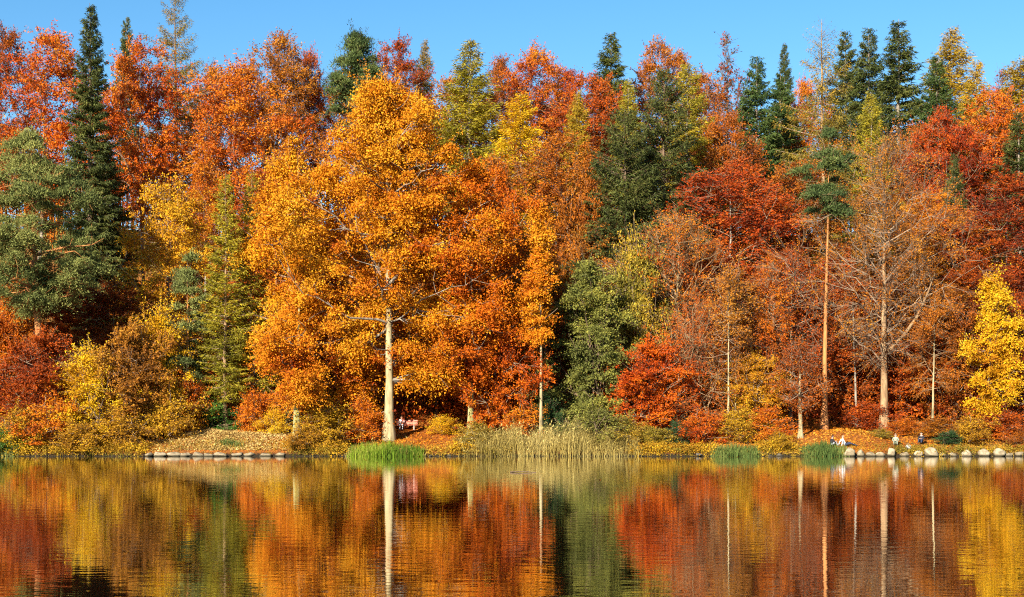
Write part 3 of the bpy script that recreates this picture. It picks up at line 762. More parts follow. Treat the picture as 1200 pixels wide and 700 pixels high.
# ------------------------------------------------------------------ shrubs along the bank
SHRUB = [
 (22, 478, 70, 122.2, 'yellbrown', 'yellow green shrub at the left end of the bank'),
 (60, 460, 80, 122.6, 'orange', 'orange shrub below the vivid red low beech'),
 (92, 492, 60, 121.3, 'yellbrown', 'low dry yellow shrub at the water on the left bank'),
 (142, 478, 80, 121.8, 'yellbrown', 'tangled gold brown shrub at the water left of the straw bank'),
 (198, 455, 70, 124.2, 'yellbrown', 'dull gold shrub at the left end of the straw bank'),
 (222, 440, 55, 127.5, 'redor', 'small orange red shrub behind the straw bank'),
 (4, 505, 50, 121.0, 'green', 'green shrub at the water in the left corner'),
 (250, 468, 60, 128.5, 'green', 'greenish shrub at the back of the straw bank'),
 (303, 455, 60, 127.5, 'orange', 'orange shrub behind the right half of the straw bank'),
 (320, 480, 40, 125.5, 'yellow', 'yellow shrub just left of the mossy trunk'),
 (372, 408, 66, 128.5, 'holly', 'dark green holly between the mossy trunk and the great oak'),
 (385, 474, 80, 122.2, 'yellbrown', 'gold brown shrub at the water left of the green reeds'),
 (425, 470, 70, 123.8, 'orange', 'orange shrub at the left foot of the great oak'),
 (355, 500, 50, 121.4, 'yellbrown', 'low twiggy shrub at the water by the mossy trunk'),
 (519, 487, 42, 126.5, 'yellow', 'small yellow shrub right of the bench'),
 (560, 495, 52, 122.4, 'olivegold', 'olive shrub at the left end of the dry reeds'),
 (612, 470, 55, 126.5, 'orange', 'orange shrub behind the dry reeds'),
 (643, 462, 40, 126.5, 'holly', 'dark green shrub at the foot of the slender birch'),
 (697, 478, 80, 123.2, 'olive', 'olive green shrub behind the right half of the dry reeds'),
 (738, 486, 52, 123.0, 'olivegold', 'yellow olive shrub at the right end of the dry reeds'),
 (768, 500, 44, 122.4, 'olivegold', 'pale green shrub on the shore below the low orange red tree'),
 (793, 494, 34, 122.6, 'holly', 'blue green shrub on the shore below the low bare rust tree'),
 (820, 478, 60, 123.4, 'redor', 'orange red shrub left of the green tuft'),
 (868, 478, 60, 124.0, 'yellbrown', 'yellow brown shrub behind the green tuft'),
 (900, 478, 60, 124.2, 'orange', 'orange shrub left of the orange slope'),
 (912, 505, 40, 121.8, 'yellbrown', 'low gold shrub at the water left of the orange slope'),
 (1020, 470, 70, 130.0, 'red', 'low red shrub at the back of the orange slope'),
 (1033, 503, 30, 124.5, 'olivegold', 'small olive shrub on the right side of the orange slope'),
 (1064, 490, 50, 126.0, 'redor', 'orange red shrub behind the people on the right'),
 (1112, 504, 34, 122.5, 'holly', 'small dark green shrub above the right boulders'),
 (1100, 490, 60, 125.0, 'rust', 'rust shrub behind the small dark green one'),
 (1136, 486, 60, 124.0, 'yellbrown', 'yellow brown shrub at the foot of the bright yellow maple'),
 (1176, 480, 70, 125.0, 'red', 'red shrub at the right end of the bank'),
 (1198, 505, 44, 122.0, 'rust', 'rust shrub at the right edge above the last boulders'),
 (985, 420, 70, 134.0, 'darkred', 'dark red shrub in the hollow over the orange slope'),
 (1130, 430, 80, 132.0, 'darkred', 'dark red shrub behind the foot of the bright yellow maple'),
 (860, 420, 80, 133.0, 'rust', 'rust shrub between the thin birch stems'),
]
for x, top, w, Y, pal, lb in SHRUB:
    back('U', x, top, w, Y, pal, lb, 'brown', 'twig')

# ------------------------------------------------------------------ reeds, tufts and fallen leaves
def blades(name, label, cat, pts, h, mat, seed, wd=.05, lean=.18, plume=0., prof=None):
    rng = np.random.default_rng(seed)
    n = len(pts)
    hh = h * rng.uniform(.5, 1.15, n)
    if prof: 
        uu = np.clip((pts[:, 0] - pts[:, 0].min()) / np.ptp(pts[:, 0]), 0, 1)
        hh = hh * (np.sin(np.pi * uu) ** .45 * .7 + .3) * (1 + prof * np.sin(pts[:, 0] * 1.7 + seed) * np.sin(pts[:, 0] * .63 + 1) + prof * .5 * np.sin(pts[:, 0] * 4.1))
    A = rng.normal(0, lean, (n, 3)); A[:, 2] = 1
    A = norm(A)
    z = ground(pts[:, 0], pts[:, 1])
    P = np.stack([pts[:, 0], pts[:, 1], np.maximum(z, -.25)], 1)
    az = rng.uniform(0, 6.28, n)
    S = np.stack([np.cos(az), np.sin(az), 0 * az], 1) * wd * rng.uniform(.6, 1.3, (n, 1))
    bend = rng.normal(0, lean * .9, (n, 3)); bend[:, 2] = -np.abs(bend[:, 2]) * .4
    mid = P + A * (hh * .55)[:, None]
    tip = P + A * hh[:, None] + bend * hh[:, None] * .6
    V = np.stack([P - S * .5, P + S * .5, mid + S * .4, tip, mid - S * .4], 1).reshape(-1, 3)
    o = np.arange(n) * 5
    fq = np.stack([o, o + 1, o + 2, o + 4], 1); ft = np.stack([o + 4, o + 2, o + 3], 1)
    faces = [fq, ft]
    if plume:
        sel = rng.uniform(0, 1, n) < plume
        t = tip[sel]; k = len(t)
        d = norm(bend[sel] + np.array([.1, 0, .15]))
        s2 = np.stack([np.cos(az[sel]), np.sin(az[sel]), 0 * az[sel]], 1) * .10
        a = t - d * .12
        W_ = np.stack([a, t + s2 * .5, t + d * .22, t - s2 * .5], 1).reshape(-1, 3)
        b = len(V); V = np.concatenate([V, W_])
        faces = [np.concatenate([fq, b + np.arange(k * 4).reshape(-1, 4)]), ft]
    tag(link(name, new_mesh(name, V, faces), mat), label, cat, kind='stuff')

rngG = np.random.default_rng(11)
def strip(x0, x1, d0, d1, n):
    """points along the shore between two photo columns, d metres inland; thinning at the ends"""
    u = rngG.beta(1.25, 1.25, n)
    d = rngG.uniform(d0, d1, n)
    X = px2x(x0 + (x1 - x0) * u, 120.)
    return np.stack([X, shore(X) + d], 1)
blades('green_reeds', 'bright green reeds at the water below the great oak trunk', 'reeds', strip(406, 498, -.9, .5, 3600), 1.0, LEAF['reed'], 1, .045, .10, 0, .12)
blades('dry_reeds', 'wide bed of tall straw coloured dry reeds at the water', 'reeds', strip(536, 752, -.4, 2.6, 5200), 1.75, LEAF['straw'], 2, .03, .17, .4, .3)
blades('yellowed_reeds', 'few yellowed blades among the bright green reeds', 'reeds', strip(404, 500, -.8, .6, 500), 1.1, LEAF['straw'], 9, .035, .22, .1, .2)
blades('green_grass', 'green grass tuft at the water below the thin birch stems', 'grass', strip(832, 892, -.6, .8, 1300), .75, LEAF['tuft'], 3, .045, .16, 0, .2)
blades('green_sedge', 'green sedge at the water below the person in dark clothes', 'grass', strip(938, 994, -.6, .9, 1400), .72, LEAF['tuft'], 4, .045, .16, 0, .3)
blades('corner_reeds', 'green reeds at the water in the left corner', 'reeds', strip(-12, 22, -.3, 1., 500), .8, LEAF['tuft'], 5, .045, .16)
Xg = rngG.uniform(-54, 54, 9000)
blades('dry_grass', 'thin dry grass growing all along the bank', 'grass', np.stack([Xg, shore(Xg) + rngG.uniform(-.1, 2.2, 9000)], 1), .42, LEAF['olivegold'], 6, .028, .45)
blades('mound_grass', 'small green grass patch on the straw bank above the edging stones', 'grass', np.stack([rngG.normal(px2x(270, 121), .5, 260), 121.2 + rngG.normal(0, .3, 260)], 1), .45, LEAF['tuft'], 8, .04, .25)

def litter(name, label, X, Y, mat, seed, size=.15):
    rng = np.random.default_rng(seed)
    n = len(X)
    P = np.stack([X, Y, ground(X, Y) + rng.uniform(.01, .07, n)], 1)
    A = rng.normal(size=(n, 3)); A[:, 2] *= .35
    s = rng.uniform(.6, 1.4, n) * size
    me = leaf_mesh(name, P, A, s, s * .9, rng, False, np.array([0, -.6, 2.2]))
    tag(link(name, me, mat), label, 'fallen leaves', kind='stuff')
Xl = rngG.uniform(-55, 55, 56000); dl = rngG.uniform(.35, 13, 56000)
m = (np.abs(Xl + 24.5) > 5.5 + rngG.normal(0, .8, 56000))
litter('fallen_leaves', 'orange fallen leaves covering the bank under the trees', Xl[m], (shore(Xl) + dl)[m], LEAF['litter'], 21)
Xm = rngG.normal(-24.5, 3.4, 16000); dm = rngG.uniform(.35, 8, 16000)
litter('straw_litter', 'pale dry straw and leaves on the mound by the edging stones', Xm, shore(Xm) + dm, LEAF['litterstraw'], 22, .14)

def brush(name, label, X, Y, h, mat, seed, per=26, size=.2, cr=.5):
    rng = np.random.default_rng(seed)
    n = len(X); z = ground(X, Y)
    c = np.stack([X, Y, z + h * rng.uniform(.15, 1, n) * .8], 1)
    st = prisms(np.stack([X + rng.normal(0, .15, n), Y, z - .05], 1), c, np.full(n, .012), np.full(n, .006), 3)
    g = rng.normal(size=(n, per, 3)) * cr * .5; g[..., 2] *= .7
    P = (c[:, None] + g).reshape(-1, 3); P[:, 2] = np.maximum(P[:, 2], ground(P[:, 0], P[:, 1]) + .03)
    P[:, 2] = np.maximum(P[:, 2], .04)
    A = rng.normal(size=P.shape)
    sz = rng.uniform(.6, 1.4, len(P)) * size
    Ss = norm(np.cross(norm(A), rng.normal(size=P.shape))); A = norm(A)
    V = np.stack([P - Ss * (sz * .35)[:, None], P + Ss * (sz * .35)[:, None], P + A * sz[:, None]], 1).reshape(-1, 3)
    V2, F2 = st
    me = new_mesh(name, np.concatenate([V, V2]), [np.arange(len(V)).reshape(-1, 3), F2 + len(V)])
    tag(link(name, me, mat), label, 'undergrowth', kind='stuff')
def along(segs, d0, d1, n):
    w = np.array([b - a for a, b in segs], float); i = rngG.choice(len(segs), n, p=w / w.sum())
    px = np.array([rngG.uniform(*segs[q]) for q in i]); X = px2x(px, 121.)
    return X, shore(X) + rngG.uniform(d0, d1, n)
brush('bank_brush', 'low yellow brown tangle of weeds hanging over the water along the bank', *along([(-20, 172), (338, 408), (530, 560), (740, 838), (888, 930)], .0, 1.2, 560), .7, LEAF['yellbrown'], 31, 30, .12)
brush('olive_brush', 'low olive green tangle of weeds at the water line', *along([(-20, 172), (338, 408), (500, 600), (735, 838), (888, 940), (1040, 1215)], -.1, .8, 420), .5, LEAF['olivegold'], 32, 26, .12)
brush('red_brush', 'knee high red leaved saplings scattered over the shaded slope', *along([(-60, 1260)], 9, 46, 2400), 2.4, LEAF['red'], 33, 24, .28, 1.3)
brush('brown_brush', 'brown leaved thicket filling the slope between the trees', *along([(-160, 1360)], 14, 75, 2400), 2.6, LEAF['rust'], 34, 22, .34, 1.4)
# the wood closes behind the last single trees
rw = np.random.default_rng(40)
nw = 420
Xw = rw.uniform(-85, 85, nw); Yw = rw.uniform(191, 207, nw)
cw = np.repeat(np.stack([Xw, Yw, ground(Xw, Yw)], 1), 150, 0)
hw_ = np.repeat(rw.uniform(10, 19, nw), 150)
gw = rw.normal(size=cw.shape)
Pw = cw + np.stack([gw[:, 0] * 1.7, gw[:, 1] * 1.5, hw_ * rw.uniform(.1, 1, len(cw)) + gw[:, 2] * .8], 1)
Aw = norm(rw.normal(size=Pw.shape)); Sw = norm(np.cross(Aw, rw.normal(size=Pw.shape)))
Vw = np.stack([Pw - Sw * .16, Pw + Sw * .16, Pw + Aw * .42], 1).reshape(-1, 3)
tb = np.stack([Xw, Yw, ground(Xw, Yw) - .2], 1)
V2, F2 = prisms(tb, tb + np.array([0, 0, 11.]), np.full(nw, .18), np.full(nw, .06), 5)
tag(link('distant_wood', new_mesh('distant_wood', np.concatenate([Vw, V2]), [np.arange(len(Vw)).reshape(-1, 3), F2 + len(Vw)]), LEAF['rust']),
    'dense rust brown wood closing the slope behind the last single trees', 'wood', kind='stuff')

# ------------------------------------------------------------------ stones
def stone_mat(name, cols):
    m = bark_mat(name, cols, 2.2, (1, 1, 1.6), .85, .6)
    N, L = m.node_tree.nodes, m.node_tree.links
    P = N['Principled BSDF']; src = P.inputs['Base Color'].links[0].from_socket
    ge = N.new('ShaderNodeNewGeometry'); sp = N.new('ShaderNodeSeparateXYZ'); L.new(ge.outputs['Position'], sp.inputs[0])
    no = [n for n in N if n.type == 'TEX_NOISE'][0]
    z = math_node(N, L, 'MULTIPLY_ADD', no.outputs['Fac'], -.3); L.new(sp.outputs['Z'], z.node.inputs[2])
    wet = math_node(N, L, 'MULTIPLY_ADD', z, 7., True); wet.node.inputs[2].default_value = .7
    mx = N.new('ShaderNodeMix'); mx.data_type = 'RGBA'; mx.inputs[6].default_value = (.05, .04, .022, 1)
    L.new(wet, mx.inputs[0]); L.new(src, mx.inputs[7]); L.new(mx.outputs[2], P.inputs['Base Color'])
    return m
STONE = stone_mat('pale_stone', [(.10,.08,.045), (.28,.21,.125), (.40,.32,.20), (.50,.42,.28)])
STONEG = stone_mat('grey_stone', [(.06,.05,.04), (.12,.10,.08), (.20,.17,.13), (.28,.25,.20)])
def boulder(name, label, x, d, w, h, dp, mat, seed, group, block=0.):
    rng = np.random.default_rng(seed)
    bm = bmesh.new()
    bmesh.ops.create_icosphere(bm, subdivisions=3, radius=1)
    for v in bm.verts:
        c = np.array(v.co)
        if block:
            c = np.sign(c) * np.abs(c) ** (1 - block)
        v.co = Vector(c)
    # a few random flats chop the ball into a broken rock
    for _ in range(14):
        nrm = norm(rng.normal(size=3)); cut = rng.uniform(.55, .85)
        for v in bm.verts:
            e = v.co.dot(Vector(nrm)) - cut
            if e > 0: v.co -= Vector(nrm) * e * .85
    ph = rng.uniform(0, 6, 3)
    for v in bm.verts:
        c = v.co
        s = 1 + .05 * math.sin(5 * c.x + ph[0]) * math.sin(4 * c.y + ph[1]) + .03 * math.sin(9 * c.z + ph[2] + 6 * c.x)
        v.co = Vector((c.x * s * w / 2, c.y * s * dp / 2, c.z * s * h / 2 + h * .32))
    me = bpy.data.meshes.new(name)
    bm.to_mesh(me); bm.free()
    smooth(me)
    X = px2x(x, 120.)
    Y = float(shore(X)) + d
    o = link(name, me, mat)
    o.location = (X, Y + rng.uniform(-.15, .15), rng.uniform(-.18, .02))
    o.rotation_euler = (rng.uniform(-.18, .18), rng.uniform(-.22, .22), rng.uniform(-.9, .9) * (.35 if block else 1))
    tag(o, label, 'stone' if block else 'boulder', group)
BOULD = [
 (993, -.2, 1.15, 1.05, 'pale rounded boulder beside the legs of the person in the white top'),
 (1008, .1, .8, .75, 'beige boulder next right of the one beside the white topped person'),
 (1019, .1, .8, .6, 'small beige boulder below the right side of the orange slope'),
 (1030, 0, 1.05, .72, 'flat beige boulder below the small olive shrub'),
 (1044, -.1, .95, 1.05, 'pointed pale boulder below the standing person in grey green'),
 (1060, 0, 1.15, .62, 'low flat boulder right of the pointed pale boulder'),
 (1075, 0, .85, .8, 'boulder with yellow leaves below the dark clothed sitting person on the right'),
 (1089, -.1, 1.6, 1.05, 'widest pale boulder with flat sides on the right shore'),
 (1104, .1, .8, .6, 'small boulder right of the widest pale boulder'),
 (1116, 0, 1.0, .62, 'orange tinted low boulder below the small dark green shrub'),
 (1134, 0, 1.15, .85, 'boulder under the yellow brown shrub on the right shore'),
 (1155, -.1, 1.2, .95, 'blocky pale boulder below the bright yellow maple'),
 (1172, -.1, 1.1, 1.0, 'pointed boulder right of the blocky one below the bright yellow maple'),
 (1184, .1, .9, .65, 'low boulder near the right edge of the shore'),
 (1197, .1, .8, .5, 'last small boulder at the right edge of the shore'),
 (914, 0, .75, .45, 'small grey rock at the water left of the green sedge'),
 (902, .1, .6, .35, 'tiny grey rock at the water right of the green grass tuft'),
 (818, 0, .7, .42, 'small grey rock at the water left of the green grass tuft'),
]
for i, (x, d, w, h, lb) in enumerate(BOULD):
    boulder('boulder', lb, x, d, w * 1.04, h * 1.0, w * .85, STONE if x > 950 else STONEG, 60 + i, 'boulders along the shore')
EDGE = [(176, .7, .55), (190, 1.0, .6), (204, 1.05, .62), (219, .9, .55), (233, 1.1, .62), (246, .8, .6), (260, 1.1, .55), (276, 1.0, .5), (292, 1.15, .55), (311, 1.2, .7), (328, 1.0, .55)]
EL = ['leftmost edging stone below the straw bank', 'second edging stone from the left below the straw bank', 'third edging stone from the left below the straw bank',
      'fourth edging stone from the left below the straw bank', 'fifth edging stone from the left below the straw bank', 'narrow sixth edging stone left of the middle of the straw bank',
      'edging stone directly below the green patch on the straw bank', 'edging stone just right of the green patch on the straw bank', 'third edging stone from the right below the straw bank',
      'tallest edging stone, second from the right below the straw bank', 'rightmost edging stone below the straw bank']
for i, (x, w, h) in enumerate(EDGE):
    boulder('edging_stone', EL[i], x, -.1, w * 1.22, h * .95, .8, STONE, 90 + i, 'edging stones below the straw bank', .45)
for i, (x, w, lb) in enumerate([(505, .55, 'dark little stone at the water right of the green reeds'), (515, .7, 'flat brown stone at the water below the orange path'), (526, .5, 'small brown stone left of the dry reeds')]):
    boulder('shore_stone', lb, x, 0, w, .3, .5, STONEG, 120 + i, 'little stones at the water right of the green reeds')

# leaves drifting on the lake
nf = 260
Yf = 118.5 - 70 * rngG.uniform(0, 1, nf) ** 2.2; Xf = rngG.uniform(-.37, .37, nf) * Yf
Af = rngG.normal(size=(nf, 3)); Af[:, 2] = 0
fme = leaf_mesh('floating_leaves', np.stack([Xf, Yf, np.full(nf, .012)], 1), Af, np.full(nf, .14), np.full(nf, .10), rngG, True, np.array([0, 0, 30.]))
tag(link('floating_leaves', fme, LEAF['litter']), 'scattered fallen leaves drifting on the lake', 'floating leaves', kind='stuff')
# stick drifting on the lake
rngS = np.random.default_rng(5)
p = np.stack([np.linspace(-.65, .65, 9), np.cumsum(rngS.normal(0, .015, 9)), .025 + .02 * np.sin(np.linspace(0, 4, 9))], 1)
V1 = tube(p, np.linspace(.035, .014, 9), 6)
V2 = tube(np.array([[.1, 0, .03], [.3, .12, .07], [.42, .16, .09]]), [.014, .01, .006], 5)
st = link('floating_stick', smooth(new_mesh('floating_stick', *merge([V1, V2]))), BARK['brown'])
st.location = ((613 - 600) * 71.5 / F, 71.5, 0)
tag(st, 'dark stick drifting on the water in front of the dry reeds', 'stick')

# ------------------------------------------------------------------ bench
def plain(name, col, rough=.6, noise=.25):
    m, N, L, P = mat_new(name)
    tc = N.new('ShaderNodeTexCoord')
    no = N.new('ShaderNodeTexNoise'); no.inputs['Scale'].default_value = 9; no.inputs['Detail'].default_value = 5
    L.new(tc.outputs['Object'], no.inputs['Vector'])
    rp = ramp(N, [tuple(c * (1 - noise) for c in col), tuple(min(1, c * (1 + noise)) for c in col)])
    L.new(no.outputs['Fac'], rp.inputs[0]); L.new(rp.outputs[0], P.inputs['Base Color'])
    P.inputs['Roughness'].default_value = rough
    return m
def box(name, size, loc, mat, parent, rx=0., bev=.008):
    bm = bmesh.new()
    bmesh.ops.create_cube(bm, size=1)
    for v in bm.verts: v.co = Vector((v.co.x * size[0], v.co.y * size[1], v.co.z * size[2]))
    bmesh.ops.bevel(bm, geom=bm.edges[:], offset=bev, segments=1, affect='EDGES')
    me = bpy.data.meshes.new(name); bm.to_mesh(me); bm.free()
    o = link(name, me, mat, parent, loc); o.rotation_euler = (rx, 0, 0)
    return o
PAINT = plain('faded_red_paint', (.74, .24, .15), .55)
CONC = plain('pale_concrete', (.55, .48, .40), .9)
BY = 129.3
BX = px2x(477, BY)
bench = empty('park_bench', (BX, BY, float(ground(BX, BY)) + .02), R(4))
tag(bench, 'faded red slatted bench under the trees right of the great oak trunk', 'bench')
for k in range(4): box('seat_slat', (1.9, .085, .035), (0, -.24 + k * .11, .45), PAINT, bench)
for k in range(3): box('back_slat', (1.9, .03, .105), (0, .205 + k * .045, .57 + k * .145), PAINT, bench, R(-17))
for sx in (-.62, .62):
    box('leg', (.09, .42, .42), (sx, -.06, .205), CONC, bench)
    box('back_support', (.06, .05, .58), (sx, .275, .66), CONC, bench, R(-17))

# ------------------------------------------------------------------ people
SKIN = plain('skin', (.62, .36, .25), .5, .06)
def cloth(name, c): return plain(name, c, .85, .15)
def person(label, X, Y, rz, joints, cols, hair=(.05, .03, .02), z=0.):
    """joints: dict of 3-D joint positions; one skinned surface, coloured by the nearest limb"""
    J = {k: np.array(v, float) for k, v in joints.items()}
    J['chest'] = J['pelvis'] * .35 + J['neck'] * .65
    J['waist'] = J['pelvis'] * .7 + J['neck'] * .3
    head = J['head']
    J['crown'] = head + norm(head - J['neck']) * .10
    rad = {'pelvis': .155, 'waist': .135, 'chest': .165, 'neck': .058, 'head': .098, 'crown': .075}
    edges = [('pelvis', 'waist'), ('waist', 'chest'), ('chest', 'neck'), ('neck', 'head'), ('head', 'crown')]
    for s in 'lr':
        rad.update({'sh' + s: .072, 'el' + s: .046, 'wr' + s: .03, 'pa' + s: .036, 'hip' + s: .105, 'kn' + s: .062, 'an' + s: .042, 'toe' + s: .036, 'heel' + s: .035})
        d = norm(J['wr' + s] - J['el' + s])
        J['pa' + s] = J['wr' + s] + d * .075
        fw = J['fw']
        J['toe' + s] = J['an' + s] + norm(J['toe'] if 'toe' in J else fw) * .19 + np.array([0, 0, -.035])
        J['heel' + s] = J['an' + s] - fw * .05 + np.array([0, 0, -.04])
        edges += [('chest', 'sh' + s), ('sh' + s, 'el' + s), ('el' + s, 'wr' + s), ('wr' + s, 'pa' + s), ('pelvis', 'hip' + s), ('hip' + s, 'kn' + s), ('kn' + s, 'an' + s), ('an' + s, 'toe' + s), ('an' + s, 'heel' + s)]
        side = norm(np.cross(d, np.array([.1, .2, 1.]))); dn = np.cross(side, d)
        for f in range(5):
            a = (f - 1.5) * .019
            if f < 4:
                b = J['pa' + s] + side * a + d * .035
                L_ = [.075, .085, .08, .06][f]
                c1 = b + d * L_ * .5 - dn * .012; c2 = b + d * L_ * .9 - dn * .035
            else:
                b = J['wr' + s] + d * .03 + side * -.038
                c1 = b + norm(d * .6 - side) * .03; c2 = c1 + norm(d - side * .4) * .03
            pr = 'pa' + s
            for q, (nm, pt, rr) in enumerate((('a', b, .0095), ('b', c1, .009), ('c', c2, .007))):
                key = 'f%d%s%s' % (f, s, nm)
                J[key] = pt; rad[key] = rr
                edges.append((pr, key)); pr = key
    keys = [k for k in J if k in rad]
    bm = bmesh.new()
    sk = bm.verts.layers.skin.verify()
    bv = {}
    for k in keys:
        v = bm.verts.new(J[k]); v[sk].radius = (rad[k], rad[k]); v[sk].use_root = (k == 'pelvis'); bv[k] = v
    for a, b in edges: bm.edges.new((bv[a], bv[b]))
    me = bpy.data.meshes.new('person_cage'); bm.to_mesh(me); bm.free()
    tmp = bpy.data.objects.new('person_cage', me); C.objects.link(tmp)
    md = tmp.modifiers.new('skin', 'SKIN'); md.use_smooth_shade = True
    sb = tmp.modifiers.new('subsurf', 'SUBSURF'); sb.levels = 1
    dg = bpy.context.evaluated_depsgraph_get(); dg.update()
    body = bpy.data.meshes.new_from_object(tmp.evaluated_get(dg))
    bpy.data.objects.remove(tmp)
    body.name = 'body'
    vc = np.zeros(len(body.vertices) * 3, np.float32); body.vertices.foreach_get('co', vc); vc = vc.reshape(-1, 3)
    def segd(a, b):
        ab = J[b] - J[a]; t = np.clip(((vc - J[a]) @ ab) / (ab @ ab), 0, 1)[:, None]
        return np.linalg.norm(vc - J[a] - ab * t, axis=1)
    groups = {0: [], 1: [], 2: [], 3: []}
    for a, b in edges:
        if a in ('neck', 'head') or a.startswith(('pa', 'wr', 'f')): groups[0].append((a, b))
        elif a.startswith(('hip', 'kn')) or (a == 'pelvis' and b.startswith('hip')): groups[2].append((a, b))
        elif a.startswith('an'): groups[3].append((a, b))
        else: groups[1].append((a, b))
    dd = np.stack([np.min([segd(a, b) - .5 * min(rad[a], rad[b]) for a, b in groups[g]], axis=0) for g in range(4)], 1)
    vm = dd.argmin(1)
    for mm in (SKIN, cols[0], cols[1], cols[2]): body.materials.append(mm)
    fi = np.array([np.bincount(vm[list(pl.vertices)], minlength=4).argmax() for pl in body.polygons])
    body.polygons.foreach_set('material_index', fi.astype(np.int32)); smooth(body)
    root = empty('person', (X, Y, float(ground(X, Y)) + z), rz)
    tag(root, label, 'person', 'people on the bank')
    link('body', body, None, root)
    # hair cap over the back of the head, and a nose and ears on the face
    fw = norm(J['face'] if 'face' in J else J['fw'])
    up = norm(head - J['neck'])
    bm = bmesh.new(); bmesh.ops.create_uvsphere(bm, u_segments=14, v_segments=10, radius=1)
    hc = head + up * .05
    rt = norm(np.cross(fw, up))
    dele = []
    for v in bm.verts:
        c = np.array(v.co)
        f_ = c[1]
        if (f_ > .35 and c[2] < .45) or c[2] < -.75: dele.append(v)
        v.co = Vector(hc + rt * c[0] * .098 + fw * (c[1] * .112 - .012) + up * c[2] * .125)
    bmesh.ops.delete(bm, geom=dele, context='VERTS')
    hm = bpy.data.meshes.new('hair'); bm.to_mesh(hm); bm.free(); smooth(hm)
    link('hair', hm, plain('hair', hair, .5), root)
    fm = []
    base = head + up * .02
    fm.append(prisms(np.array([base + fw * .085 + up * .045]), np.array([base + fw * .118 + up * .005]), [.008], [.016], 6))
    for s in (-1, 1):
        fm.append(prisms(np.array([base + rt * s * .088 + up * .035]), np.array([base + rt * s * .108 - up * .01]), [.02], [.018], 6))
    link('face', new_mesh('face', *merge(fm)), SKIN, root)
    ey = []
    for s in (-1, 1):
        ey.append(prisms(np.array([base + fw * .080 + rt * s * .034 + up * .035]), np.array([base + fw * .098 + rt * s * .034 + up * .035]), [.010], [.006], 6))
    ey.append(prisms(np.array([base + fw * .092 - rt * .025 - up * .035]), np.array([base + fw * .092 + rt * .025 - up * .035]), [.006], [.006], 4))
    link('eyes_and_mouth', new_mesh('eyes_and_mouth', *merge(ey)), plain('dark_features', (.08, .03, .03)), root)
    return root

def sit_pose(seat=.12, lean=.1, knee=.42, legx=0.):
    """sitting figure facing +Y"""
    s = seat
    J = {'fw': (0, 1, 0), 'pelvis': (0, 0, s + .10), 'neck': (0, -lean, s + .60), 'head': (0, -lean + .05, s + .74)}
    for k, sx in (('l', -1), ('r', 1)):
        J['sh' + k] = (sx * .185, -lean, s + .54)
        J['el' + k] = (sx * .25, -lean + .16, s + .30)
        J['wr' + k] = (sx * .14, .30, s + .32)
        J['hip' + k] = (sx * .10, .04, s + .10)
        J['kn' + k] = (sx * .14 + legx, .42, s + knee - .10)
        J['an' + k] = (sx * .13 + legx, .58, .07)
    return J
DARK = cloth('dark_cloth', (.02, .02, .025)); WHITE = cloth('white_cloth', (.78, .76, .72)); GREY = cloth('grey_cloth', (.35, .36, .38))
PINK = cloth('pale_pink_cloth', (.68, .52, .50)); GREENG = cloth('grey_green_cloth', (.26, .29, .20)); SHOE = cloth('shoe_cloth', (.05, .04, .04)); NAVY = cloth('navy_cloth', (.03, .04, .08)); BLUE = cloth('pale_blue_cloth', (.50, .60, .70))
def at(px, Y): return px2x(px, Y), Y
# on the bench
J = sit_pose(.40, .12, .10); J['anl'] = (-.12, .50, .07); J['anr'] = (.12, .50, .07)
for k in ('knl', 'knr'): J[k] = (J[k][0], .42, .50)
person('person in a pale pink top and grey trousers sitting on the red bench', px2x(470.5, BY - .12), BY - .1, R(180), J, (PINK, GREY, SHOE), (.25, .16, .1))
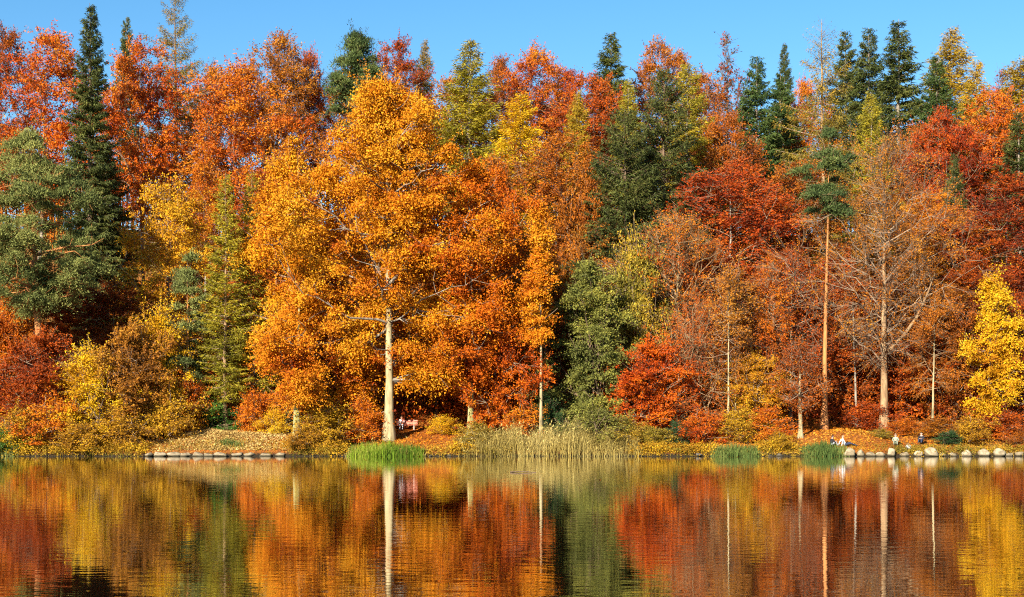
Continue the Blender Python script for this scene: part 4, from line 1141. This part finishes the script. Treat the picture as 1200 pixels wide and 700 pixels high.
# dark jacket, sitting sideways towards the right
J = sit_pose(.02, -.12, .46)
J['wrl'] = (-.10, .45, .40); J['wrr'] = (.10, .48, .36)
person('person with dark hair in a dark jacket sitting above the green sedge facing right', *at(973.5, 121.0), R(-75), J, (DARK, GREY, SHOE), z=.2)
# white top, leaning back with stretched dark legs
J = sit_pose(.02, .22, .3)
J['wrl'] = (-.30, -.42, .06); J['wrr'] = (.30, -.40, .06); J['ell'] = (-.29, -.36, .30); J['elr'] = (.29, -.34, .30)
J['knl'] = (-.12, .48, .30); J['knr'] = (.12, .50, .24); J['anl'] = (-.12, .92, .10); J['anr'] = (.12, .93, .08)
person('person in a white top leaning back with dark trousered legs stretched out to the right', *at(990, 120.95), R(-80), J, (WHITE, NAVY, SHOE), (.3, .2, .1), z=.08)
# grey green clothes, among the bushes
J = sit_pose(.10, -.02, .38)
person('person in grey green clothes sitting among the red bushes above the pointed boulder', *at(1049.5, 122.2), R(165), J, (GREENG, GREENG, SHOE), (.5, .4, .25), z=.0)
# dark jacket, right
J = sit_pose(.05, -.05, .42)
person('person in a dark jacket with a pale scarf sitting above the boulders on the right', *at(1080, 122.3), R(150), J, (DARK, NAVY, SHOE), (.12, .08, .05), z=.15)
# a bag lying on the bank
bx_, by_ = at(1064.5, 121.0)
bag = empty('bag', (bx_, by_, float(ground(bx_, by_))), R(20))
tag(bag, 'small pale bag lying on the bank left of the dark clothed sitter on the right', 'bag')
bm = bmesh.new(); bmesh.ops.create_cube(bm, size=1)
bmesh.ops.subdivide_edges(bm, edges=bm.edges[:], cuts=4, use_grid_fill=True)
for v in bm.verts:
    c = v.co.copy(); sl_ = c.normalized() * .5
    c = c.lerp(sl_, .45)
    v.co = Vector((c.x * .42 * (1.1 - .3 * c.z), c.y * .26, (c.z + .44) * .40))
me = bpy.data.meshes.new('body'); bm.to_mesh(me); bm.free()
link('body', smooth(me), WHITE, bag)
a_ = np.linspace(0, np.pi, 9)
link('strap', smooth(new_mesh('strap', *tube(np.stack([.11 * np.cos(a_), 0 * a_, .36 + .12 * np.sin(a_)], 1), np.full(9, .012), 6))), GREENG, bag)
